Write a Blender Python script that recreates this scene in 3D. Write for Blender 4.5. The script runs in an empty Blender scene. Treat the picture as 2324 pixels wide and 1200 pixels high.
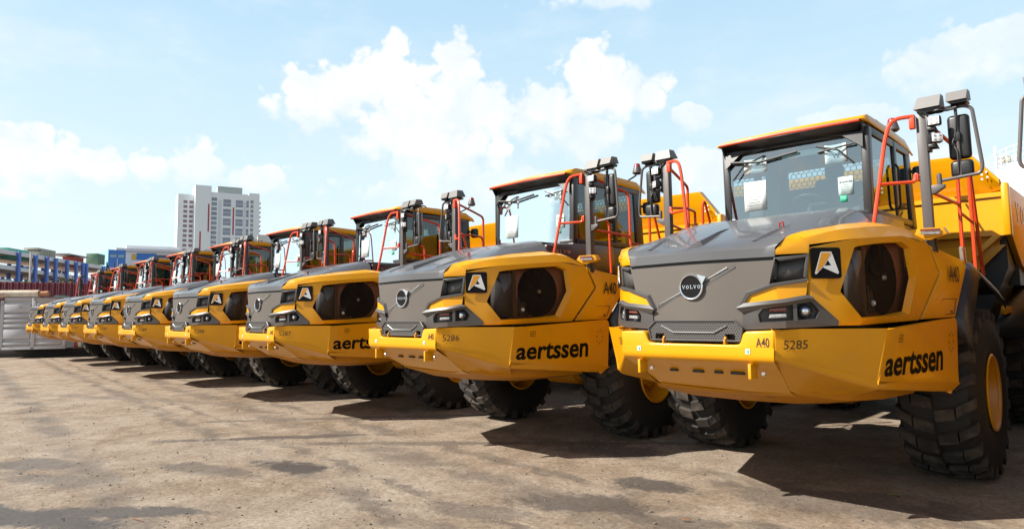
import bpy, bmesh, math, random
from math import radians as RAD, pi as PI, sin, cos
from mathutils import Vector as V, Matrix as M
SC = bpy.context.scene
COL = SC.collection
random.seed(7)

# ---------------------------------------------------------------- camera
cam_d = bpy.data.cameras.new('camera')
cam = bpy.data.objects.new('camera', cam_d); COL.objects.link(cam)
SC.camera = cam
CAM_H = 1.82
AL, PIT, ROL = 0.76779, 0.08793, -0.01579      # heading left of +Y, upward pitch, roll
cam_d.sensor_width = 36.0
cam_d.lens = 36.0*1504.0/2324.0
cam_d.shift_y = -25.3/2324.0
cam_d.clip_start = 0.05; cam_d.clip_end = 4000
_f = V((-sin(AL)*cos(PIT), cos(AL)*cos(PIT), sin(PIT)))
_r0 = V((cos(AL), sin(AL), 0)); _u0 = _r0.cross(_f)
_r = _r0*cos(ROL) + _u0*sin(ROL); _u = _u0*cos(ROL) - _r0*sin(ROL)
cam.matrix_world = M(((_r.x, _u.x, -_f.x, 0), (_r.y, _u.y, -_f.y, 0), (_r.z, _u.z, -_f.z, CAM_H), (0, 0, 0, 1)))

# ---------------------------------------------------------------- light
LDIR = V((0.65, 0.97, -1.0)).normalized()       # the way the sunlight travels
SUN_EL = math.asin(-LDIR.z); SUN_ROT = math.atan2(-LDIR.x, -LDIR.y)
sd = bpy.data.lights.new('sun', 'SUN'); sd.energy = 5.0; sd.angle = RAD(0.5); sd.color = (1.0, 0.95, 0.86)
sun = bpy.data.objects.new('sun', sd); COL.objects.link(sun)
sun.rotation_mode = 'QUATERNION'; sun.rotation_quaternion = LDIR.to_track_quat('-Z', 'Y')
SC.view_settings.view_transform = 'Standard'; SC.view_settings.look = 'None'
SC.view_settings.gamma = 1.0; SC.view_settings.exposure = 1.05
SC.view_settings.use_curve_mapping = False

class NT:
    """small helper to write node trees"""
    def __init__(s, tree): s.t = tree; s.n = tree.nodes; s.l = tree.links
    def new(s, typ, **kw):
        n = s.n.new(typ)
        for k, v in kw.items(): setattr(n, k, v)
        return n
    def put(s, sock, val):
        if isinstance(val, bpy.types.NodeSocket): s.l.new(val, sock)
        else: sock.default_value = val
    def math(s, op, a, b=0.0, c=0.0, clamp=False):
        n = s.new('ShaderNodeMath', operation=op, use_clamp=clamp)
        s.put(n.inputs[0], a); s.put(n.inputs[1], b); s.put(n.inputs[2], c); return n.outputs[0]
    def mix(s, fac, a, b, mode='MIX'):
        n = s.new('ShaderNodeMix', data_type='RGBA', blend_type=mode)
        s.put(n.inputs[0], fac); s.put(n.inputs[6], a); s.put(n.inputs[7], b); return n.outputs[2]
    def noise(s, vec, scale, detail=4, rough=.55, dist=0.0, dim='3D'):
        n = s.new('ShaderNodeTexNoise', noise_dimensions=dim)
        if vec is not None: s.l.new(vec, n.inputs['Vector'])
        n.inputs['Scale'].default_value = scale; n.inputs['Detail'].default_value = detail
        n.inputs['Roughness'].default_value = rough; n.inputs['Distortion'].default_value = dist
        return n.outputs[0]
    def ramp(s, fac, stops):
        n = s.new('ShaderNodeValToRGB'); e = n.color_ramp.elements
        while len(e) > 1: e.remove(e[-1])
        e[0].position = stops[0][0]; c = stops[0][1]; e[0].color = (c, c, c, 1) if not hasattr(c, '__len__') else (*c, 1)
        for p, c in stops[1:]:
            q = e.new(p); q.color = (c, c, c, 1) if not hasattr(c, '__len__') else (*c, 1)
        s.put(n.inputs[0], fac); return n.outputs[0]
    def smooth(s, x, a, b):
        n = s.new('ShaderNodeMapRange', interpolation_type='SMOOTHSTEP')
        s.put(n.inputs[0], x); n.inputs[1].default_value = a; n.inputs[2].default_value = b
        return n.outputs[0]
    def sep(s, v):
        n = s.new('ShaderNodeSeparateXYZ'); s.l.new(v, n.inputs[0]); return n.outputs
    def comb(s, x, y, z=0.0):
        n = s.new('ShaderNodeCombineXYZ'); s.put(n.inputs[0], x); s.put(n.inputs[1], y); s.put(n.inputs[2], z); return n.outputs[0]

# ---------------------------------------------------------------- sky with cumulus clouds, all in world directions
W = bpy.data.worlds.new('World'); SC.world = W; W.use_nodes = True
nt = NT(W.node_tree); nt.n.clear()
sky = nt.new('ShaderNodeTexSky', sky_type='NISHITA')
sky.sun_disc = False; sky.sun_elevation = SUN_EL; sky.sun_rotation = SUN_ROT
sky.altitude = 0; sky.air_density = 1.0; sky.dust_density = 1.6; sky.ozone_density = 1.0
tc = nt.new('ShaderNodeTexCoord'); d = tc.outputs['Generated']
x, y, z = nt.sep(d)
az = nt.math('MULTIPLY', nt.math('ARCTAN2', x, y), 180/PI)
el = nt.math('MULTIPLY', nt.math('ARCSINE', z), 180/PI)
nb = nt.noise(d, 9.0, 5, .64, .3); nf = nt.noise(d, 34.0, 4, .70, .3)
nn_ = nt.new('ShaderNodeTexNoise'); nt.l.new(d, nn_.inputs['Vector']); nn_.inputs['Scale'].default_value = 40; nn_.inputs['Detail'].default_value = 2
sc_ = nt.new('ShaderNodeVectorMath', operation='SCALE'); nt.l.new(nn_.outputs['Color'], sc_.inputs[0]); sc_.inputs['Scale'].default_value = .018
w_ = nt.new('ShaderNodeVectorMath', operation='ADD'); nt.l.new(d, w_.inputs[0]); nt.l.new(sc_.outputs[0], w_.inputs[1])
def vor(scale):
    n = nt.new('ShaderNodeTexVoronoi', feature='F1'); n.inputs['Scale'].default_value = scale
    nt.l.new(w_.outputs[0], n.inputs['Vector']); return n.outputs['Distance']
lump = nt.math('ADD', nt.math('MULTIPLY', nt.math('SUBTRACT', vor(26.0), .42), .85), nt.math('MULTIPLY', nt.math('SUBTRACT', vor(62.0), .42), .42))
wob = nt.math('ADD', nt.math('MULTIPLY', nt.math('SUBTRACT', nb, .5), 1.5), nt.math('MULTIPLY', nt.math('SUBTRACT', nf, .5), .55))
wob = nt.math('ADD', wob, lump)
#        az     el    half widths  weight
CL = [(-60.0, 17.6, 4.0, 2.7, 1), (-55.2, 19.4, 3.4, 3.6, 1), (-52.5, 16.0, 6.0, 4.4, 1), (-48.8, 20.6, 2.4, 3.0, 1),
      (-47.0, 17.4, 3.6, 3.4, 1), (-50.5, 14.0, 6.0, 2.6, .9), (-36.6, 18.8, 3.3, 3.7, 1), (-40.3, 16.8, 3.6, 2.6, .9), (-33.8, 17.6, 3.2, 2.6, .9), (-37.0, 14.8, 3.4, 2.0, .7),
      (-80.6, 11.2, 3.6, 2.2, 1), (-76.0, 11.2, 3.2, 1.5, .95), (-69.6, 11.7, 2.8, 1.7, .85), (-65.5, 10.9, 3.6, 1.3, .7),
      (-28.3, 15.9, 1.6, 1.3, .75), (-8.5, 17.4, 5.0, 2.2, .62), (-26.5, 11.5, 5.0, 2.0, .8), (-35.1, 25.6, 5.0, .9, .6),
      (-16.8, 14.3, 3.2, 1.0, .5), (-14.0, 9.5, 9.0, 2.4, .6), (-47.0, 10.5, 12.0, 1.7, .5),
      (60, 20, 22, 6, .9), (150, 24, 18, 7, .9), (-150, 20, 20, 7, .9), (-120, 14, 14, 4, .9)]
dens = None
for (a0, e0, wa, we, wt) in CL:
    da = nt.math('MULTIPLY', nt.math('SUBTRACT', az, a0), 1/wa)
    de = nt.math('MULTIPLY', nt.math('SUBTRACT', el, e0), 1/we)
    r = nt.math('SQRT', nt.math('ADD', nt.math('MULTIPLY', da, da), nt.math('MULTIPLY', de, de)))
    r = nt.math('ADD', r, wob)
    hard = nt.smooth(r, .86, 1.20); soft = nt.smooth(r, .42, 1.45); k_ = nt.smooth(de, -.55, .15)
    m_ = nt.math('MULTIPLY', nt.math('SUBTRACT', 1.0, nt.math('ADD', nt.math('MULTIPLY', hard, k_), nt.math('MULTIPLY', soft, nt.math('SUBTRACT', 1.0, k_)))), wt)
    dens = m_ if dens is None else nt.math('MAXIMUM', dens, m_)
thin = nt.math('MULTIPLY', nt.smooth(nt.noise(nt.comb(nt.math('MULTIPLY', az, .05), nt.math('MULTIPLY', el, .14)), 1.6, 5, .6), .42, .75), .30)
dens = nt.math('MAXIMUM', dens, thin)
# the air itself is milky towards the horizon
hz = nt.ramp(nt.math('MULTIPLY', el, 1/90.0), [(0.0, .92), (.14, .80), (.30, .72), (.42, .20), (1.0, 0.03)])
hc = nt.ramp(nt.math('MULTIPLY', el, 1/90.0), [(0.0, (8.5, 9.6, 9.8)), (.13, (7.7, 9.6, 10.3)), (.30, (5.7, 8.6, 10.7)), (1.0, (4.0, 6.0, 9.0))])
skyc = nt.mix(hz, sky.outputs[0], hc)
shade = nt.ramp(nt.noise(d, 15.0, 6, .62, .5), [(.36, (8.0, 8.7, 9.7)), (.50, (8.9, 9.2, 9.7)), (.64, (10.2, 10.0, 9.9))])
col = nt.mix(dens, skyc, shade)
bg = nt.new('ShaderNodeBackground'); nt.put(bg.inputs[0], col); bg.inputs[1].default_value = 0.054
out = nt.new('ShaderNodeOutputWorld'); nt.l.new(bg.outputs[0], out.inputs[0])

# ---------------------------------------------------------------- materials
MATS = {}
def mat(name, color, rough=.5, metal=0.0, coat=0.0, var=0.0, vscale=3.0, bump=0.0, bscale=40.0, spec=.5, emis=None, dirt=None):
    if name in MATS: return MATS[name]
    m = bpy.data.materials.new(name); m.use_nodes = True; t = NT(m.node_tree)
    b = t.n['Principled BSDF']
    b.inputs['Roughness'].default_value = rough; b.inputs['Metallic'].default_value = metal
    b.inputs['Coat Weight'].default_value = coat; b.inputs['Coat Roughness'].default_value = .06
    b.inputs['Specular IOR Level'].default_value = spec
    tcx = t.new('ShaderNodeTexCoord'); o = tcx.outputs['Object']
    if metal == 0: color = tuple(v*.72 for v in color)      # exposed a stop up, like the photograph
    if dirt: dirt = (tuple(v*.72 for v in dirt[0]),)+tuple(dirt[1:])
    c = (*color, 1)
    if var > 0 or dirt:
        n1 = t.noise(o, vscale, 5, .6, .3)
        k = t.ramp(n1, [(.25, 1-var), (.75, 1+var*.6)])
        cc = t.mix(1.0, c, k, 'MULTIPLY')
        if dirt:
            oi = t.new('ShaderNodeObjectInfo'); va = t.new('ShaderNodeVectorMath', operation='ADD'); t.l.new(o, va.inputs[0])
            t.put(va.inputs[1], t.comb(t.math('MULTIPLY', oi.outputs['Random'], 37.0), t.math('MULTIPLY', oi.outputs['Random'], 11.0)))
            dn = t.smooth(t.noise(va.outputs[0], dirt[1], 7, .68, .4), dirt[2], dirt[2]+.22)
            dn = t.math('MULTIPLY', dn, dirt[3])
            cc = t.mix(dn, cc, (*dirt[0], 1))
            rr = t.math('ADD', rough, t.math('MULTIPLY', dn, .35)); t.put(b.inputs['Roughness'], rr)
        t.put(b.inputs['Base Color'], cc)
    else: b.inputs['Base Color'].default_value = c
    if bump > 0:
        bn = t.new('ShaderNodeBump'); bn.inputs['Strength'].default_value = bump; bn.inputs['Distance'].default_value = .01
        t.put(bn.inputs['Height'], t.noise(o, bscale, 4, .6)); t.l.new(bn.outputs[0], b.inputs['Normal'])
    if emis: b.inputs['Emission Color'].default_value = (*emis[0], 1); b.inputs['Emission Strength'].default_value = emis[1]
    MATS[name] = m; return m
DUST = (.36, .27, .17)
YEL = mat('yellow_paint', (.86, .375, .001), .36, spec=.35, coat=.25, var=.07, vscale=1.7, bump=.03, bscale=3.0, dirt=(DUST, 2.6, .57, .30))
YELD = mat('yellow_dusty_underside', (.66, .26, .001), .55, spec=.3, coat=.0, var=.10, vscale=2.5, bump=.05, bscale=5.0, dirt=((.20, .13, .08), 3.1, .52, .5))  # same yellow paint, underside shade painted in as darker orange, with dirt over it
GREY = mat('grey_hood_paint', (.108, .106, .110), .30, coat=.35, var=.05, vscale=2.0, dirt=((.30, .27, .23), 2.0, .62, .25))
GREYP = mat('grey_grille_paint', (.128, .108, .092), .44, var=.05, vscale=2.0, bump=.04, bscale=260.0)
GREYT = mat('grey_trim', (.080, .074, .072), .42, var=.06, bump=.04, bscale=200.0)
CHAR = mat('charcoal_frame', (.030, .027, .028), .38, var=.1, vscale=3)
BROWN = mat('dark_brown_panel', (.050, .033, .030), .32, coat=.2, var=.08)
BLACK = mat('black_plastic', (.012, .012, .013), .42)
RUB = mat('tyre_rubber', (.016, .014, .013), .75, var=.22, vscale=5, bump=.25, bscale=30, dirt=((.07, .055, .045), 4.5, .55, .4))
RUBD = mat('tyre_dusty_tread', (.030, .025, .021), .85, var=.25, vscale=6, bump=.3, bscale=35, dirt=((.13, .10, .075), 5.0, .42, .6))
ORA = mat('orange_red_rail', (.78, .065, .010), .38, coat=.3, var=.05, vscale=4)
MAST = mat('mast_grey', (.095, .082, .080), .45, var=.06)
CHROME = mat('chrome', (.78, .78, .80), .12, metal=1)
STEEL = mat('bolt_steel', (.50, .50, .50), .35, metal=1)
WHITE = mat('white_print', (.80, .80, .80), .5)
INK = mat('black_lettering', (.006, .006, .006), .6, spec=.12)
INKB = mat('brown_lettering', (.055, .028, .012), .45)
PAPER = mat('paper_white', (.80, .83, .82), .8, var=.03)
PAPERC = mat('paper_cyan', (.62, .80, .78), .8, var=.03)
GREEN = mat('green_tag', (.03, .45, .25), .6)
LENSO = mat('amber_lens', (.26, .06, .035), .25, coat=.4, var=.6, vscale=70)
LENSW = mat('clear_lens', (.36, .36, .36), .25, coat=.5, var=.7, vscale=60)
LENSL = mat('led_lens', (.82, .82, .84), .2, coat=.5, var=.15, vscale=60)
LAMPG = mat('headlamp_glass', (.05, .055, .07), .06, coat=1.0)
REDP = mat('red_plastic', (.30, .012, .012), .3, coat=.4)
DARKIN = mat('dark_interior', (.045, .047, .05), .6)
SEAT = mat('seat_fabric', (.075, .080, .09), .8)
AMBERP = mat('logo_yellow', (.80, .34, .005), .4)
RADI = mat('radiator_wall', (.13, .05, .02), .6, var=.2, vscale=3)
FANM = mat('fan_blades', (.004, .0035, .003), .8, spec=.1)

def mat_glass(name, tint, gl=.5, base=.05):
    m = bpy.data.materials.new(name); m.use_nodes = True; t = NT(m.node_tree); t.n.clear()
    tr = t.new('ShaderNodeBsdfTransparent'); tr.inputs[0].default_value = (*tint, 1)
    g = t.new('ShaderNodeBsdfGlossy'); g.inputs['Roughness'].default_value = .015; g.inputs['Color'].default_value = (.86, .96, 1.0, 1)
    fr = t.new('ShaderNodeFresnel'); fr.inputs[0].default_value = 1.5
    f = t.math('ADD', t.math('MULTIPLY', fr.outputs[0], gl), base)
    mx = t.new('ShaderNodeMixShader'); t.put(mx.inputs[0], f); t.l.new(tr.outputs[0], mx.inputs[1]); t.l.new(g.outputs[0], mx.inputs[2])
    o = t.new('ShaderNodeOutputMaterial'); t.l.new(mx.outputs[0], o.inputs[0]); MATS[name] = m; return m
GLASS = mat_glass('cab_glass', (.78, .92, .95), 2.4, .19)
GLASSD = mat_glass('side_window_glass', (.26, .34, .31), 1.2)

def mat_mesh(name, col, holes, scale, rough=.5):
    """perforated sheet: round holes on a staggered grid"""
    m = bpy.data.materials.new(name); m.use_nodes = True; t = NT(m.node_tree); b = t.n['Principled BSDF']
    b.inputs['Roughness'].default_value = rough
    tcx = t.new('ShaderNodeTexCoord'); X, Y, Z = t.sep(tcx.outputs['Object'])
    a = t.math('MULTIPLY', t.math('ADD', X, t.math('MULTIPLY', Y, .8)), scale); c = t.math('MULTIPLY', Z, scale*1.15)
    row = t.math('FLOOR', c)
    a = t.math('ADD', a, t.math('MULTIPLY', t.math('MODULO', row, 2.0), .5))
    fx = t.math('SUBTRACT', t.math('FRACT', a), .5); fy = t.math('SUBTRACT', t.math('FRACT', c), .5)
    r = t.math('SQRT', t.math('ADD', t.math('MULTIPLY', fx, fx), t.math('MULTIPLY', fy, fy)))
    h = t.math('LESS_THAN', r, .36)
    t.put(b.inputs['Base Color'], t.mix(h, (*col, 1), (*holes, 1)))
    MATS[name] = m; return m
MESHG = mat_mesh('perforated_grille', (.075, .068, .062), (.006, .006, .006), 42)

def mat_screen(name):
    """fine mesh one can half see through"""
    m = bpy.data.materials.new(name); m.use_nodes = True; t = NT(m.node_tree); b = t.n['Principled BSDF']
    b.inputs['Base Color'].default_value = (.022, .014, .010, 1); b.inputs['Roughness'].default_value = .7; b.inputs['Specular IOR Level'].default_value = .15
    tr = t.new('ShaderNodeBsdfTransparent'); mx = t.new('ShaderNodeMixShader'); mx.inputs[0].default_value = .40
    t.l.new(tr.outputs[0], mx.inputs[1]); t.l.new(b.outputs[0], mx.inputs[2])
    t.l.new(mx.outputs[0], t.n['Material Output'].inputs[0]); MATS[name] = m; return m
SCREEN = mat_screen('radiator_screen')

# ---------------------------------------------------------------- mesh helpers
def nb_(): return bmesh.new()
def face(bm, pts):
    vs = [bm.verts.new(p) for p in pts]
    try: return bm.faces.new(vs)
    except ValueError: return None
def box(bm, c, s, R=None, bev=0.0, seg=2):
    g = bmesh.ops.create_cube(bm, size=1.0)['verts']
    for v in g: v.co = V((v.co.x*s[0], v.co.y*s[1], v.co.z*s[2]))
    if bev:
        es = list({e for v in g for e in v.link_edges})
        r = bmesh.ops.bevel(bm, geom=es, offset=bev, segments=seg, affect='EDGES', clamp_overlap=True, profile=.5)
        g = list({v for f in r['faces'] for v in f.verts} | {v for v in g if v.is_valid})
    for v in g:
        p = R @ v.co if R is not None else v.co
        v.co = p + V(c)
    return g
def prism(bm, poly, vec, bev=0.0, seg=2):
    vec = V(vec); a = [bm.verts.new(V(p)) for p in poly]; b = [bm.verts.new(V(p)+vec) for p in poly]; n = len(a); fs = []
    fs.append(bm.faces.new(a)); fs.append(bm.faces.new(b[::-1]))
    for i in range(n): fs.append(bm.faces.new((a[i], b[i], b[(i+1) % n], a[(i+1) % n])))
    if bev:
        es = list({e for f in fs for e in f.edges})
        bmesh.ops.bevel(bm, geom=es, offset=bev, segments=seg, affect='EDGES', clamp_overlap=True, profile=.5)
def smooth_path(pts, r, k=5):
    """round the inner corners of a polyline with radius about r"""
    P = [V(p) for p in pts]; o = [P[0]]
    for i in range(1, len(P)-1):
        a, b, c = P[i-1], P[i], P[i+1]; d1 = (a-b); d2 = (c-b)
        q = min(r, d1.length*.49, d2.length*.49); s = b+d1.normalized()*q; e = b+d2.normalized()*q
        for j in range(k+1):
            t = j/k; o.append(s*(1-t)**2+b*2*t*(1-t)+e*t*t)
    o.append(P[-1]); return o
def tube(bm, pts, r, n=8, bend=0.0, caps=True):
    P = smooth_path(pts, bend) if bend else [V(p) for p in pts]
    rings = []; up = None
    for i, p in enumerate(P):
        t = (P[min(i+1, len(P)-1)]-P[max(i-1, 0)]).normalized()
        if up is None: up = t.orthogonal().normalized()
        up = (up - t*up.dot(t)); up = up.normalized() if up.length > 1e-6 else t.orthogonal().normalized()
        w = t.cross(up)
        rings.append([bm.verts.new(p+(up*cos(2*PI*j/n)+w*sin(2*PI*j/n))*r) for j in range(n)])
    for a, b in zip(rings[:-1], rings[1:]):
        for j in range(n): bm.faces.new((a[j], a[(j+1) % n], b[(j+1) % n], b[j]))
    if caps: bm.faces.new(rings[0][::-1]); bm.faces.new(rings[-1])
def lathe(bm, prof, o, ax, n=24, closed=False):
    """prof = [(along axis, radius)]"""
    ax = V(ax).normalized(); o = V(o); u = ax.orthogonal().normalized(); w = ax.cross(u); R = []
    for (h, r) in prof:
        if r < 1e-5: R.append([bm.verts.new(o+ax*h)])
        else: R.append([bm.verts.new(o+ax*h+(u*cos(2*PI*j/n)+w*sin(2*PI*j/n))*r) for j in range(n)])
    for a, b in zip(R[:-1], R[1:]):
        for j in range(n):
            k = (j+1) % n
            if len(a) == 1 and len(b) == 1: continue
            if len(a) == 1: bm.faces.new((a[0], b[k], b[j]))
            elif len(b) == 1: bm.faces.new((a[j], a[k], b[0]))
            else: bm.faces.new((a[j], a[k], b[k], b[j]))
def grid(bm, rows):
    G = [[bm.verts.new(p) for p in r] for r in rows]
    for a, b in zip(G[:-1], G[1:]):
        for i in range(len(a)-1):
            try: bm.faces.new((a[i], a[i+1], b[i+1], b[i]))
            except ValueError: pass
def ringfill(bm, A, B):
    a = [bm.verts.new(p) for p in A]; b = [bm.verts.new(p) for p in B]; n = len(a)
    for i in range(n): bm.faces.new((a[i], a[(i+1) % n], b[(i+1) % n], b[i]))
def fin(name, bm, m, parent=None, angle=35, bev=0.0, merge=True, seg=2, solid=0.0):
    if merge: bmesh.ops.remove_doubles(bm, verts=bm.verts, dist=2e-4)
    if bev:
        es = [e for e in bm.edges if len(e.link_faces) == 2 and e.calc_face_angle(0) > RAD(30)]
        if es: bmesh.ops.bevel(bm, geom=es, offset=bev, segments=seg, affect='EDGES', clamp_overlap=True, profile=.5)
    bmesh.ops.recalc_face_normals(bm, faces=bm.faces)
    me = bpy.data.meshes.new(name); bm.to_mesh(me); bm.free()
    me.polygons.foreach_set('use_smooth', [True]*len(me.polygons))
    me.set_sharp_from_angle(angle=RAD(angle))
    me.materials.append(m)
    o = bpy.data.objects.new(name, me); COL.objects.link(o)
    if parent is not None: o.parent = parent
    if solid:
        s = o.modifiers.new('solid', 'SOLIDIFY'); s.thickness = solid; s.offset = -1
    return o
def tag(o, label=None, cat=None, group=None, kind=None):
    if label: o['label'] = label
    if cat: o['category'] = cat
    if group: o['group'] = group
    if kind: o['kind'] = kind
    return o
def empty(name, loc=(0, 0, 0), rz=0.0):
    o = bpy.data.objects.new(name, None); o.empty_display_size = .2; COL.objects.link(o)
    o.location = loc; o.rotation_euler = (0, 0, rz); return o
_fc = {}
def text_mesh(s, weight=0.0, spacing=1.0, extrude=0.0, shear=0.0):
    cu = bpy.data.curves.new('lettering', 'FONT'); cu.body = s; cu.offset = weight; cu.space_character = spacing
    cu.extrude = extrude; cu.resolution_u = 3; cu.shear = shear
    ob = bpy.data.objects.new('tmp', cu); COL.objects.link(ob)
    dg = bpy.context.evaluated_depsgraph_get(); me = bpy.data.meshes.new_from_object(ob.evaluated_get(dg))
    bpy.data.objects.remove(ob); bpy.data.curves.remove(cu); return me
def lettering(name, s, p0, xa, h, m, parent, up=(0, 0, 1), weight=0.0, width=None, spacing=1.0, lift=.003, n=None, serif=False):
    """flat letters: baseline starts at p0, runs along xa; cap height h; total width"""
    me = text_mesh(s, weight, spacing)
    xs = [v.co.x for v in me.vertices]; ys = [v.co.y for v in me.vertices]
    x0, x1 = min(xs), max(xs); y0, y1 = min(ys), max(ys)
    xa = V(xa).normalized(); up = V(up); up = (up-xa*up.dot(xa)).normalized(); nn = V(n) if n else xa.cross(up)
    sy = h/(y1-y0); sx = (width/(x1-x0)) if width else sy
    for v in me.vertices: v.co = V(p0)+xa*((v.co.x-x0)*sx)+up*((v.co.y-y0)*sy)+nn.normalized()*lift
    me.materials.clear(); me.materials.append(m); me.name = name
    o = bpy.data.objects.new(name, me); COL.objects.link(o); o.parent = parent; return o
def lettering_map(name, s, fn, m, parent, weight=0.0, spacing=1.0):
    """letters laid on a curved or twisted panel: fn(along 0..1, up 0..1) gives the point"""
    me = text_mesh(s, weight, spacing); bm = bmesh.new(); bm.from_mesh(me)
    bmesh.ops.triangulate(bm, faces=bm.faces)
    xs = [v.co.x for v in bm.verts]; ys = [v.co.y for v in bm.verts]; x0, x1, y0, y1 = min(xs), max(xs), min(ys), max(ys)
    for v in bm.verts: v.co = V(fn((v.co.x-x0)/(x1-x0), (v.co.y-y0)/(y1-y0)))
    bm.to_mesh(me); bm.free(); me.materials.clear(); me.materials.append(m); me.name = name
    o = bpy.data.objects.new(name, me); COL.objects.link(o); o.parent = parent; return o
def bil(P, a, b):
    return (V(P[0])*(1-a)+V(P[1])*a)*(1-b)+(V(P[3])*(1-a)+V(P[2])*a)*b
def bil_n(P, a, b, s):
    e = 1e-3; n = (bil(P, a+e, b)-bil(P, a-e, b)).cross(bil(P, a, b+e)-bil(P, a, b-e)).normalized()
    return n if n.x*s > 0 else -n
def shell(bm, fn, off, ua, vb):
    off = V(off); A = [[bm.verts.new(fn(a, b)) for a in ua] for b in vb]; B = [[bm.verts.new(V(fn(a, b))+off) for a in ua] for b in vb]
    for G in (A, B):
        for r0, r1 in zip(G[:-1], G[1:]):
            for i in range(len(r0)-1): bm.faces.new((r0[i], r0[i+1], r1[i+1], r1[i]))
    def st(a, b):
        for i in range(len(a)-1): bm.faces.new((a[i], a[i+1], b[i+1], b[i]))
    st(A[0], B[0]); st(A[-1], B[-1]); st([r[0] for r in A], [r[0] for r in B]); st([r[-1] for r in A], [r[-1] for r in B])
CPQ = [(.742, 0, 1.636), (1.382, .677, 1.626), (1.276, .705, 1.123), (.722, .014, 1.385)]
SKQ = [(1.390, .683, 1.626), (1.578, 2.31, 1.695), (1.556, 2.280, 1.058), (1.290, .690, 1.198)]
def lerp(a, b, t): return a+(b-a)*t

# ---------------------------------------------------------------- the dump truck, in its own axes:
# x to the truck's left, y backwards from the bumper, z up; lengths in metres
OUT = [(0, .035), (.2, .052), (.393, .085), (.717, .138), (.935, .31), (1.10, .503), (1.19, .62), (1.255, 1.1), (1.32, 1.58), (1.372, 1.8), (1.44, 2.02), (1.572, 2.3), (1.62, 2.7)]
def Uv(v):
    for (a, b), (c, d2) in zip(OUT[:-1], OUT[1:]):
        if v <= d2: return a+(c-a)*(v-b)/(d2-b)
    return OUT[-1][0]
def Vu(u):
    u = abs(u)
    for (a, b), (c, d2) in zip(OUT[:-1], OUT[1:]):
        if u <= c: return b+(d2-b)*(u-a)/(c-a)
    return OUT[-1][1]
SKO = [(.74, 0), (1.382, .677), (1.572, 2.3)]

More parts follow.
